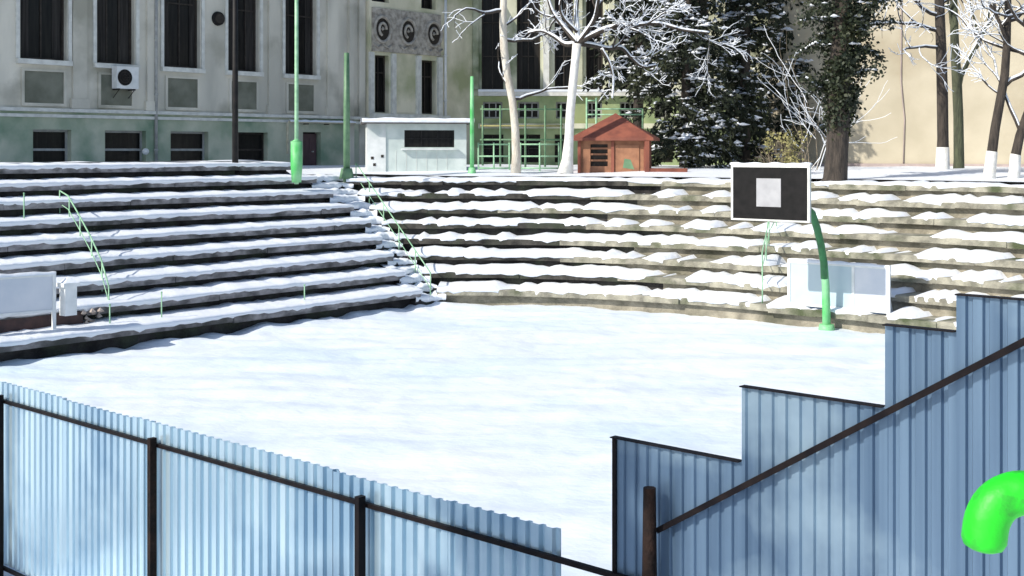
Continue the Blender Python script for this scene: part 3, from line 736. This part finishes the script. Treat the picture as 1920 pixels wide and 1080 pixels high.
# ------------------------------------------------------------------ kiosk
def make_kiosk():
    D = 42.0; b = at(782, D, z=3.25); u = Vector((.99, .14, 0)).normalized(); n = Vector((u.y, -u.x, 0))
    L = 1.66; g = 3.25
    root = empty('kiosk', b, 'small white kiosk with snow roof and a long dark serving window', 'kiosk')
    zt = EYE - (232 - HZ) * D / F
    s0 = -L; s1 = L; sp = -L + .62          # white part on the left, teal counter front on the right
    m = MB(); holed_wall(m, b * 1 - Z * b.z, u, n, s0, sp, g - .2, zt, [], .1); m.build('wall', 'kiosk_white', root)
    zw0 = EYE - (276 - HZ) * D / F; zw1 = EYE - (244 - HZ) * D / F
    w0, w1 = -.42, 1.25
    bb = Vector((b.x, b.y, 0))
    m = MB(); holed_wall(m, bb - n * .04, u, n, sp, s1, g - .2, zt, [(w0, w1, zw0, zw1)], .1); m.build('counter_front', 'kiosk_teal', root)
    m = MB(); m.box(bb, u, n, Z, s0, s0 + .1, -2.0, -.1, g - .2, zt); m.box(bb, u, n, Z, s1 - .1, s1, -2.0, -.14, g - .2, zt); m.box(bb, u, n, Z, s0, s1, -2.1, -2.0, g - .2, zt); m.build('side_wall', 'kiosk_white', root)
    f = MB(); f.box(bb, u, n, Z, w0, w1, -.13, -.11, zw0, zw1); wn2 = f.build('window', 'pane', root)
    f = MB()
    for q in (w0, w0 + .55, w0 + 1.1, w1 - .04): f.box(bb, u, n, Z, q, q + .04, -.105, -.07, zw0, zw1)
    f.box(bb, u, n, Z, w0 + .04, w1 - .04, -.1, -.075, (zw0 + zw1) / 2 - .015, (zw0 + zw1) / 2 + .015); f.build('window_frame', 'black', wn2)
    f = MB(); f.box(bb, u, n, Z, w0 - .1, w1 + .1, -.035, .12, zw0 - .09, zw0 - .04); f.build('counter', 'kiosk_white', root)
    f = MB(); f.box(bb, u, n, Z, s0 - .16, s1 + .22, -2.3, .25, zt + .003, zt + .09); rf = f.build('roof', 'roof_dark', root)
    s = MB(); rows = []
    for i in range(40):
        t = s0 - .17 + (s1 - s0 + .4) * i / 39; h = .10 + .035 * fbm(t * 1.6, 3); e = .02 * nz(t * 5)
        rows.append([bb + u * t + n * w + Z * (zt + .09 + zz) for w, zz in ((.26 + e, -.05), (.29 + e, h * .4), (.24, h * .9), (.1, h), (-1, h * 1.1), (-2.3, h), (-2.35, 0))])
    s.grid(rows); s.build('snow_cover', 'snow', rf)
    f = MB()
    for q in [sp + .34 * k for k in range(1, 7)]: f.box(bb, u, n, Z, q, q + .012, -.039, -.032, g - .1, zw0 - .1)
    f.build('joint_strip', 'trim', root)
    f = MB(); rnd = random.Random(3)
    for q, z in ((-L + .13, 3.72), (-L + .2, 3.5), (-L + .46, 3.78)): f.box(bb, u, n, Z, q, q + .09, .002, .012, z, z + .09)
    f.build('notice', 'frame_dark', root)
make_kiosk()

# ------------------------------------------------------------------ playground: pipe fence, climbing frame, playhouse
def make_pipe_fence(pxa, pxb, D, label):
    a = at(pxa, D, z=3.3); b = at(pxb, D, z=3.3); u = (b - a).normalized(); L = (b - a).length
    root = empty('pipe_fence', a, label, 'fence', 'low pale playground fences')
    n = max(2, round(L / .6))
    for i in range(n + 1):
        q = a + u * (L * i / n); m = MB(); m.tube([q - Z * .2, q + Z * .98], .03, 6); m.build('post', 'green_pale', root)
    for z in (.12, .52, .92):
        m = MB(); m.tube([a + Z * z, b + Z * z], .027, 6); m.build('rail', 'green_pale', root)
make_pipe_fence(897, 955, 42.5, 'low white and green pipe fence between the kiosk and the first pale tree')
make_pipe_fence(976, 1048, 42.3, 'low white and green pipe fence between the two pale trunks')
def make_climber():
    D = 45; root = empty('climbing_frame', at(1130, D, z=3.35), 'thin green pipe climbing frame standing behind the red playhouse', 'climbing frame')
    for px in (1100, 1118, 1162, 1205):
        for dd in (0, 1.2):
            m = MB(); m.tube([at(px, D + dd, z=3.1), at(px, D + dd, z=5.9 if px < 1160 else 5.5)], .035, 6); m.build('pole', 'green_pale' if px < 1120 else 'green_mid', root)
    for z in (4.1, 4.7, 5.3, 5.8):
        m = MB(); m.tube([at(1100, D, z=z), at(1118, D, z=z)], .026, 6); m.tube([at(1118, D, z=min(z, 5.5)), at(1205, D + 0, z=min(z, 5.5))], .024, 6) if z > 5 else None
        m.build('rung', 'green_pale', root)
make_climber()
def make_green_frame():
    D = 47; root = empty('climbing_frame', at(950, D, z=3.35), 'green and yellow lattice climbing frame against the school wing behind the first pale tree', 'climbing frame')
    for px in (905, 938, 985, 1022, 1052):
        m = MB(); m.tube([at(px, D, z=3.1), at(px, D, z=5.7)], .04, 6); m.build('pole', 'green_mid', root)
    for py in (205, 236, 262):
        m = MB(); m.tube([at(900, D, py), at(1056, D, py)], .035, 6); m.build('rung', 'dry_leaf' if py == 236 else 'green_mid', root)
make_green_frame()
def make_playhouse():
    D = 41; b = at(1148, D, z=3.3); u = Vector((.98, -.2, 0)).normalized(); n = Vector((u.y, -u.x, 0)); g = 3.3
    root = empty('playhouse', b, 'small red wooden playhouse with a pointed roof beside the second pale tree', 'playhouse')
    bb = Vector((b.x, b.y, 0)); ze = EYE - (262 - HZ) * D / F; za = EYE - (214 - HZ) * D / F; L = 1.1
    m = MB(); holed_wall(m, bb, u, n, -L, L, g - .2, ze, [(-.72, -.15, 3.5, 4.22)], .08); m.build('wall', 'wood_orange', root)
    m = MB(); m.box(bb, u, n, Z, -L, -L + .08, -1.8, -.08, g - .2, ze); m.box(bb, u, n, Z, L - .08, L, -1.8, -.08, g - .2, ze); m.box(bb, u, n, Z, -L, L, -1.88, -1.8, g - .2, ze); m.build('side_wall', 'wood_red', root)
    f = MB(); f.box(bb, u, n, Z, -.72, -.15, -.12, -.1, 3.5, 4.22); w = f.build('window', 'frame_dark', root)
    f = MB()
    for z in (3.66, 3.86, 4.05): f.box(bb, u, n, Z, -.72, -.15, -.09, -.03, z, z + .06)
    f.build('window_bar', 'wood_orange', w)
    f = MB(); f.box(bb, u, n, Z, .1, .88, .002, .03, 3.32, 4.2); f.build('door', 'wood_orange', root)
    f = MB(); f.add([bb + u * .35 + n * .034 + Z * 3.45, bb + u * .72 + n * .034 + Z * 3.4, bb + u * .6 + n * .034 + Z * 3.72, bb + u * .4 + n * .034 + Z * 3.75], [(0, 1, 2, 3)]); f.build('painted_patch', 'green_mid', root)
    # hipped pointed roof with overhang and thickness
    f = MB(); e = .26; c = bb + u * 0 - n * .94; T = c + Z * za
    cs = [bb + u * -(L + e) + n * e, bb + u * (L + e) + n * e, bb + u * (L + e) - n * (1.88 + e), bb + u * -(L + e) - n * (1.88 + e)]
    lo = [q + Z * (ze - .03) for q in cs]; hi = [q + Z * (ze + .06) for q in cs]
    f.add(lo + hi + [T + Z * .06], [(3, 2, 1, 0), (0, 1, 5, 4), (1, 2, 6, 5), (2, 3, 7, 6), (3, 0, 4, 7), (4, 5, 8), (5, 6, 8), (6, 7, 8), (7, 4, 8)]); f.build('roof', 'wood_red', root)
    f = MB(); 
    for s in (-L + .02, .02, L - .02): f.box(bb, u, n, Z, s - .05, s + .05, .032, .07, g - .1, ze - .04)
    f.build('batten', 'wood_red', root)
    # separate little bench with a red post beside it
    q = at(1213, 40.5, z=3.3); r2 = empty('red_post', q, 'short red wooden post with a low bar right of the playhouse', 'post')
    m = MB(); m.box(q, X, Y, Z, -.07, .07, -.07, .07, -.2, 1.02); m.build('post', 'wood_red', r2)
    m = MB(); m.box(q, X, Y, Z, .07, 1.3, -.05, .05, .02, .14); m.box(q, X, Y, Z, 1.18, 1.3, -.045, .045, -.2, .02); m.build('bar', 'wood_red', r2)
make_playhouse()

# ------------------------------------------------------------------ beige building on the right
def make_beige():
    D0 = 47.5; a = at(1440, D0 + 2.7, z=0); u = Vector((.87, -.49, 0)).normalized(); n = Vector((u.y, -u.x, 0)); L = 20
    root = empty('beige_building', a + u * 8 + Z * 3.3, 'large plain beige wall of a building behind the bare trees on the right', 'building')
    sx = lambda px: ((a.y * (px - 960) / F - a.x) / (u.x - u.y * (px - 960) / F))
    m = MB(); m.box(a, u, n, Z, 0, L, -9, 0, 2.4, 12.5); m.build('wall', 'tan', root)
    m = MB(); m.box(a, u, n, Z, -.05, L + .05, .003, .09, 2.4, 3.52); m.build('plinth', 'pink', root)
    m = MB(); m.box(a, u, n, Z, -.5, L + .5, -9.5, .5, 12.51, 12.8); m.build('roof', 'roof_dark', root)
    p = MB(); s = sx(1694)
    p.tube([a + u * s + n * .04 + Z * 3.4, a + u * (s + .05) + n * .04 + Z * 5.2, a + u * (s - .08) + n * .04 + Z * 6.6, a + u * (s - .05) + n * .04 + Z * 12], .025, 5); p.build('cable', 'pink', root)
make_beige()

# ------------------------------------------------------------------ trees
def limb(rnd, p, d, L, r0, r1, segs, wob, up=0):
    pts = [Vector(p)]; d = Vector(d).normalized()
    for i in range(segs):
        d = (d + Vector((rnd.gauss(0, wob), rnd.gauss(0, wob), rnd.gauss(0, wob) + up))).normalized()
        pts.append(pts[-1] + d * (L / segs))
    rad = [r0 + (r1 - r0) * i / segs for i in range(segs + 1)]
    return pts, rad, d
def ramify(rnd, mb, sm, p, d, L, r, depth, wob=.16, up=.03, spread=.75, kids=(2, 4), snow=.75, minr=.008):
    pts, rad, d2 = limb(rnd, p, d, L, r, r * .55, 5, wob, up)
    mb.tube(pts, rad, 6 if r > .03 else 4, False)
    if sm is not None:
        q = []; qr = []
        for a, b in zip(pts, rad): q.append(a + Z * b * .75); qr.append(b * snow + .006)
        dd = (pts[-1] - pts[0]).normalized()
        if abs(dd.z) < .93: sm.tube(q, qr, 5 if r > .03 else 4, False)
    if depth <= 0: return
    for k in range(rnd.randint(*kids)):
        t = rnd.uniform(.35, 1); i = min(4, int(t * 5)); q = pts[i] + (pts[i + 1] - pts[i]) * (t * 5 - i)
        dd = (pts[i + 1] - pts[i]).normalized(); ax = Vector((rnd.gauss(0, 1), rnd.gauss(0, 1), rnd.gauss(0, 1))); ax = (ax - dd * ax.dot(dd)).normalized()
        nd = (dd * math.cos(spread * rnd.uniform(.6, 1.2)) + ax * math.sin(spread * rnd.uniform(.6, 1.2)))
        ramify(rnd, mb, sm, q, nd, L * rnd.uniform(.5, .75), max(minr, rad[i] * .62), depth - 1, wob, up, spread, kids, snow, minr)
    ramify(rnd, mb, sm, pts[-1], d2, L * rnd.uniform(.55, .75), max(minr, r * .55), depth - 1, wob, up, spread, kids, snow, minr)

def finish_tree(name, base, label, group, tr, br, sn, bark, brm, lime=None, limer=None):
    root = empty(name, base, label, 'tree', group)
    tr.build('trunk', bark, root)
    cr = br.build('crown', brm, root)
    if sn and sn.v: sn.build('snow_cover', 'snow', cr)
    if lime: 
        m = MB(); m.tube(lime, limer, 10); m.build('painted_base', 'limewash', root)
    return root

def make_pale_trees():
    G = 'pale snow dusted trees behind the stands'
    # first slim pale tree
    rnd = random.Random(21); D = 41.2; P = lambda px, py, dd=0: at(px, D + dd, py)
    tr, br, sn = MB(), MB(), MB()
    pts = [P(967, 326), P(968, 290), P(966, 240), P(961, 190), P(951, 140), P(945, 90), P(943, 40), P(945, -20), P(948, -120)]
    rad = [.17, .145, .13, .125, .125, .13, .12, .11, .08]
    tr.tube(pts, rad, 10)
    for a, d, L, r in ((P(961, 185), (.9, .1, .12), 1.3, .06), (P(957, 165), (-.6, -.2, .7), 1.0, .035), (P(947, 75), (.95, 0, -.05), 1.5, .055), (P(944, 20), (-.95, -.2, .03), 1.35, .06), (P(944, 50), (.7, .3, .5), 1.4, .045), (P(945, 0), (.8, -.3, .4), 1.6, .05), (P(946, -60), (-.7, .2, .4), 1.5, .05)):
        ramify(rnd, br, sn, a, d, L, r, 3, .2, .02, kids=(1, 3))
    finish_tree('pale_tree', pts[0], 'slim pale barked tree standing between the green post and the low pipe fence', G, tr, br, sn, 'bark_pale', 'bark')
    # second, forking pale tree
    rnd = random.Random(33); D = 40.5
    tr, br, sn = MB(), MB(), MB()
    pts = [P(1060, 326), P(1064, 300), P(1067, 260), P(1069, 215), P(1074, 160), P(1079, 110), P(1082, 82)]
    tr.tube(pts, [.27, .19, .15, .145, .14, .135, .15], 10)
    def arm(pl, r0, r1, dd=0, kids=5, L=.9):
        pp = catmull([at(x, D + dd * i, y) for i, (x, y) in enumerate(pl)], .12)
        n = len(pp); rr = [r0 + (r1 - r0) * i / (n - 1) for i in range(n)]
        br.tube(pp, rr, 7); sn.tube([q + Z * r * .7 for q, r in zip(pp, rr)], [r * .85 + .008 for r in rr], 6)
        for k in range(kids):
            i = rnd.randint(int(n * .25), n - 2); d = (pp[i + 1] - pp[i]).normalized()
            nd = (d * .6 + Vector((rnd.gauss(0, .5), rnd.gauss(0, .4), rnd.gauss(.15, .5)))).normalized()
            ramify(rnd, br, sn, pp[i], nd, L * rnd.uniform(.6, 1.2), max(.02, rr[i] * .55), 3, .2, .02, kids=(1, 3))
    J = (1083, 82)
    arm([J, (1082, 55), (1080, 20), (1084, -40), (1080, -110)], .10, .05, .1, 4)
    arm([J, (1100, 60), (1115, 35), (1122, 0), (1135, -60)], .085, .04, -.1, 5)
    arm([J, (1066, 62), (1052, 45), (1035, 20), (1020, -30)], .085, .04, .1, 4)
    arm([J, (1060, 84), (1040, 70), (1015, 58), (990, 62)], .08, .03, .15, 4, .7)
    arm([J, (1112, 66), (1145, 53), (1190, 48), (1235, 45), (1280, 56), (1330, 62)], .09, .035, -.1, 8)
    arm([J, (1112, 86), (1140, 92), (1165, 90), (1185, 110), (1205, 125), (1230, 122)], .085, .035, .1, 7, .7)
    arm([(1128, 92), (1143, 118), (1150, 150), (1148, 185)], .05, .025, 0, 3, .5)
    arm([(1082, 60), (1058, 35), (1050, 10), (1060, -30)], .06, .03, -.1, 3)
    finish_tree('pale_tree', pts[0], 'white trunked tree forking into snow laden branches left of the red playhouse', G, tr, br, sn, 'limewash', 'bark')
make_pale_trees()

def make_conifer(px, D, H, rad, z0, seed, label, dense=1.0):
    rnd = random.Random(seed); b = at(px, D, z=3.3)
    root = empty('evergreen_tree', b, label, 'tree', 'dark evergreens behind the court')
    t = MB(); t.tube([b - Z * .3, b + Z * H * .5 + X * .1, b + Z * H], [.24, .15, .03], 9); t.build('trunk', 'bark', root)
    n = MB(); s = MB()
    nb = int(150 * dense)
    for i in range(nb):
        f = (i + rnd.random()) / nb; z = z0 + (H - z0) * f
        az = rnd.uniform(0, 2 * math.pi); L = rad * (1 - f) ** .75 * rnd.uniform(.55, 1.12) + .25
        d = Vector((math.cos(az), math.sin(az), rnd.uniform(.0, .25))); p = b + Z * z
        segs = 7; pts = [p]
        for k in range(segs):
            d = (d + Vector((rnd.gauss(0, .1), rnd.gauss(0, .1), -.10))).normalized(); pts.append(pts[-1] + d * (L / segs))
        n.tube(pts, [.03 * (1 - .8 * k / segs) for k in range(segs + 1)], 4, False)
        for k in range(1, segs + 1):
            for j in range(int(10 * (1.2 - f * .5))):
                q = pts[k] + Vector((rnd.gauss(0, .12), rnd.gauss(0, .12), rnd.gauss(-.04, .09)))
                a = (d * .8 + Vector((rnd.gauss(0, .7), rnd.gauss(0, .7), rnd.gauss(-.45, .4)))).normalized(); c = a.orthogonal().normalized(); c = (c * math.cos(j) + a.cross(c) * math.sin(j))
                l = rnd.uniform(.14, .34); w = rnd.uniform(.03, .075)
                n.add([q, q + a * l * .5 + c * w, q + a * l, q + a * l * .5 - c * w], [(0, 1, 2, 3)])
            for jj in range(rnd.choice((0, 0, 1, 1, 2))):
                q = pts[k] + Vector((rnd.gauss(0, .14), rnd.gauss(0, .14), .05)); r = rnd.choice((.04, .06, .07, .09, .12, .16))
                s.lump(q, r * rnd.uniform(.8, 1.8), r * rnd.uniform(.8, 1.4), r * .6, rnd)
                s.lump(q + Vector((rnd.gauss(0, r), rnd.gauss(0, r), rnd.gauss(0, .03))), r * .7, r * .8, r * .5, rnd)
    cr = n.build('crown', 'needles', root); s.build('snow_cover', 'snow', cr)
make_conifer(1195, 50.5, 13, 1.9, 3.2, 5, 'dark evergreen tree rising behind the red playhouse')
make_conifer(1285, 45.5, 12.5, 2.35, .4, 6, 'broad dark evergreen tree reaching the ground right of the red playhouse', 1.25)
make_conifer(1395, 47.5, 13, 2.2, .5, 7, 'dark evergreen tree behind the black backboard', 1.15)
make_conifer(1474, 50, 12.5, 1.7, 1.2, 8, 'slender dark evergreen tree half hidden left of the ivy covered trunk', .7)

def leaf_cloud(mb, rnd, c, r, n, sz):
    for i in range(n):
        q = Vector(c) + Vector((rnd.gauss(0, r * .5), rnd.gauss(0, r * .5), rnd.gauss(0, r * .5)))
        a = Vector((rnd.gauss(0, 1), rnd.gauss(0, 1), rnd.gauss(-.4, .8))).normalized(); o = a.orthogonal().normalized(); w = rnd.uniform(0, 6.28); o = o * math.cos(w) + a.cross(o) * math.sin(w)
        l = rnd.uniform(.6, 1.2) * sz
        mb.add([q, q + a * l * .45 + o * l * .38, q + a * l, q + a * l * .45 - o * l * .38], [(0, 1, 2, 3)])

def make_ivy_tree():
    rnd = random.Random(12); D = 34.6; P = lambda px, py, dd=0: at(px, D + dd, py)
    tr, br, sn = MB(), MB(), MB()
    pts = [P(1563, 352), P(1566, 335), P(1569, 290), P(1572, 230), P(1574, 160), P(1577, 90), P(1580, 20), P(1583, -80), P(1584, -180)]
    tr.tube(pts, [.42, .33, .30, .31, .30, .27, .24, .2, .12], 12)
    lf = MB()
    # ivy sleeve: narrow low, swelling upward
    prof = [(225, .22, .55), (205, .30, .5), (185, .36, .5), (160, .40, .5), (135, .44, .5), (110, .50, .55), (85, .58, .6), (60, .66, .6), (35, .74, .6), (10, .85, .65), (-20, .95, .7), (-60, .95, .7), (-110, .85, .7), (-160, .7, .6)]
    for py, r, cr in prof:
        cx = 1573 + (225 - py) * .03
        for k in range(15):
            az = rnd.uniform(0, 6.28); rr = r * rnd.uniform(.4, 1.15)
            c = P(cx, py + rnd.uniform(-14, 14)) + Vector((math.cos(az) * rr, math.sin(az) * rr, 0))
            leaf_cloud(lf, rnd, c, .26, 62, .12)
    # side sprays of ivy and snowy twigs
    for a, d, L in ((P(1540, 165), (-.8, -.2, .35), .7), (P(1548, 40), (-1, 0, .25), 1.0), (P(1600, 140), (.8, -.3, -.25), .7), (P(1612, 50), (1, -.2, .2), 1.0), (P(1610, 90), (.9, .2, -.1), .8), (P(1540, 80), (-.9, .3, .1), .8), (P(1560, 150), (-.8, 0, -.3), .6), (P(1620, 15), (1, 0, .3), 1.1)):
        pp, rr, _ = limb(rnd, a, d, L, .035, .012, 5, .2); br.tube(pp, rr, 5, False)
        sn.tube([q + Z * r for q, r in zip(pp, rr)], [r * .9 + .02 for r in rr], 5)
        for q in pp[1:]: leaf_cloud(lf, rnd, q, .2, 40, .11)
    for k in range(60):
        py, r, _ = rnd.choice(prof[6:]); az = rnd.uniform(0, 6.28)
        c = P(1577, py) + Vector((math.cos(az) * r * .95, math.sin(az) * r * .95, 0)); q = rnd.uniform(.05, .12); sn.lump(c, q * 1.4, q, q * .6, rnd)
    root = empty('ivy_tree', pts[0], 'thick trunk wrapped in dark ivy standing before the beige wall', 'tree')
    t = tr.build('trunk', 'bark', root); iv = lf.build('ivy', 'ivy', root); br.build('branch', 'bark', root); sn.build('snow_cover', 'snow', iv)
make_ivy_tree()

def make_right_trees():
    G = 'bare trees before the beige wall'
    def tree(D, line, rads, limb_specs, seed, label, bark='bark', lime=None, depth=3, brm='bark', snow=True):
        rnd = random.Random(seed); tr, br, sn = MB(), MB(), MB()
        pts = [at(x, D, y) for x, y in line]
        tr.tube(pts, rads, 10)
        for (x, y), d, L, r in limb_specs: ramify(rnd, br, sn if snow else None, at(x, D, y), d, L, r, depth, .2, .03, kids=(2, 3))
        lp = lr = None
        if lime:
            lp = []; lr = []
            for (x, y), r in zip(line, rads):
                if y >= lime: lp.append(at(x, D, y)); lr.append(r + .012)
            x0, y0 = line[len(lp) - 1]; x1, y1 = line[len(lp)]; t = (y0 - lime) / (y0 - y1); lp.append(at(x0 + (x1 - x0) * t, D, lime)); lr.append(rads[len(lp) - 2] * (1 - t) + rads[len(lp) - 1] * t + .012)
        finish_tree('bare_tree', pts[0], label, G, tr, br, sn, bark, brm, lp, lr)
    tree(39, [(1766, 345), (1767, 320), (1768, 260), (1767, 180), (1765, 100), (1762, 20), (1758, -80), (1756, -180)], [.34, .21, .17, .17, .16, .15, .13, .08],
         [((1765, 60), (-1, -.1, .05), 1.7, .06), ((1763, 30), (-.9, -.3, .3), 1.8, .06), ((1764, 90), (-.8, -.2, -.05), 1.5, .05), ((1760, -40), (-.8, .2, .4), 1.8, .06), ((1761, 10), (.8, -.2, .5), 1.4, .05)], 41,
         'dark bare trunk with a whitewashed foot standing nearest the ivy covered tree', 'bark', 276)
    tree(41.5, [(1797, 335), (1798, 300), (1797, 220), (1794, 150), (1790, 80), (1788, 0), (1786, -100)], [.2, .17, .16, .16, .14, .12, .08],
         [((1795, 175), (.22, 0, 1), 2.9, .10), ((1790, 60), (-.5, .3, .8), 1.6, .06), ((1789, 10), (.5, -.2, .9), 1.7, .06)], 42, 'mossy green trunk dividing into two upright stems before the beige wall', 'bark_green', None, 2, 'bark_green')
    tree(34.2, [(1853, 348), (1856, 320), (1860, 285), (1866, 240), (1876, 185), (1884, 140), (1888, 80), (1890, 10), (1890, -90)], [.19, .15, .135, .125, .12, .115, .1, .09, .06],
         [((1880, 165), (.7, -.1, .8), 1.5, .07), ((1888, 80), (-.7, -.2, .7), 1.5, .06), ((1889, 40), (.8, .1, .5), 1.4, .06), ((1890, 0), (-.8, -.1, .4), 1.6, .05)], 43, 'slim leaning bare tree with a long whitewashed base at the right', 'bark', 284)
    tree(34.0, [(1899, 350), (1902, 325), (1904, 292), (1912, 255), (1926, 215), (1945, 170), (1960, 100), (1970, 0)], [.17, .14, .13, .12, .115, .11, .1, .07],
         [((1915, 250), (-.1, .2, 1), 1.8, .06), ((1955, 120), (-.9, -.1, .55), 1.7, .06), ((1962, 80), (-.9, .2, .3), 1.8, .06), ((1966, 40), (-.9, 0, .6), 1.7, .05)], 44, 'whitewashed bare tree at the right picture edge leaning outward', 'bark', 290)
make_right_trees()

def make_drooping_twigs():
    # the pale twiggy bushes between the evergreens and the ivy, and left of the bare trees
    for (px, D, py0, py1, wpx, n, seed, lab) in ((1512, 40.5, 345, 20, 55, 8, 71, 'tall pale twiggy shrub between the evergreens and the ivy covered trunk'), (1470, 38.5, 330, 245, 40, 20, 72, 'low yellowish leafy shrub just above the black backboard')):
        rnd = random.Random(seed); b = at(px, D, py0); h = (py0 - py1) * D / F
        root = empty('shrub', b, lab, 'shrub')
        m, s, l = MB(), MB(), MB()
        for k in range(n):
            d = Vector((rnd.gauss(0, .25 if h > 2 else .6), rnd.gauss(0, .2), 1))
            ramify(rnd, m, s if h > 2 else None, b + Vector((rnd.gauss(0, .15), rnd.gauss(0, .15), -.1)), d, h * rnd.uniform(.28, .55), .018, 2, .14, .02, kids=(1, 3), minr=.006)
        m.build('stems', 'twig', root)
        if h > 2: s.build('snow_cover', 'snow', root)
        else:
            for k in range(26): leaf_cloud(l, rnd, b + Vector((rnd.gauss(0, .35), rnd.gauss(0, .25), rnd.uniform(.1, h * .9))), .2, 26, .1)
            l.build('leaves', 'dry_leaf', root)
make_drooping_twigs()

def make_shade_trees():
    # unseen evergreens added beside the camera only to throw shade over the fences
    for (x, y, zb, H, rad, seed, lab) in ((-8.2, 2.2, .6, 9.5, 2.6, 15, 'tall unseen evergreen tree added left of the camera to shade the fences'), (-14.5, 6.5, 0, 9.0, 2.4, 16, 'unseen evergreen tree added near the left court corner to shade the fences'), (-13.0, 1.5, 0, 11.0, 2.8, 17, 'unseen evergreen tree added on the near bank to shade the fences'),):
        D = 10; n0 = len(bpy.data.objects)
        make_conifer(960, 10, H, rad, 1.0, seed, lab, .9)
        for o in list(bpy.data.objects):
            if o.get('label') == lab: o.location = (x, y, zb); o['group'] = 'added evergreens shading the fences'
make_shade_trees()
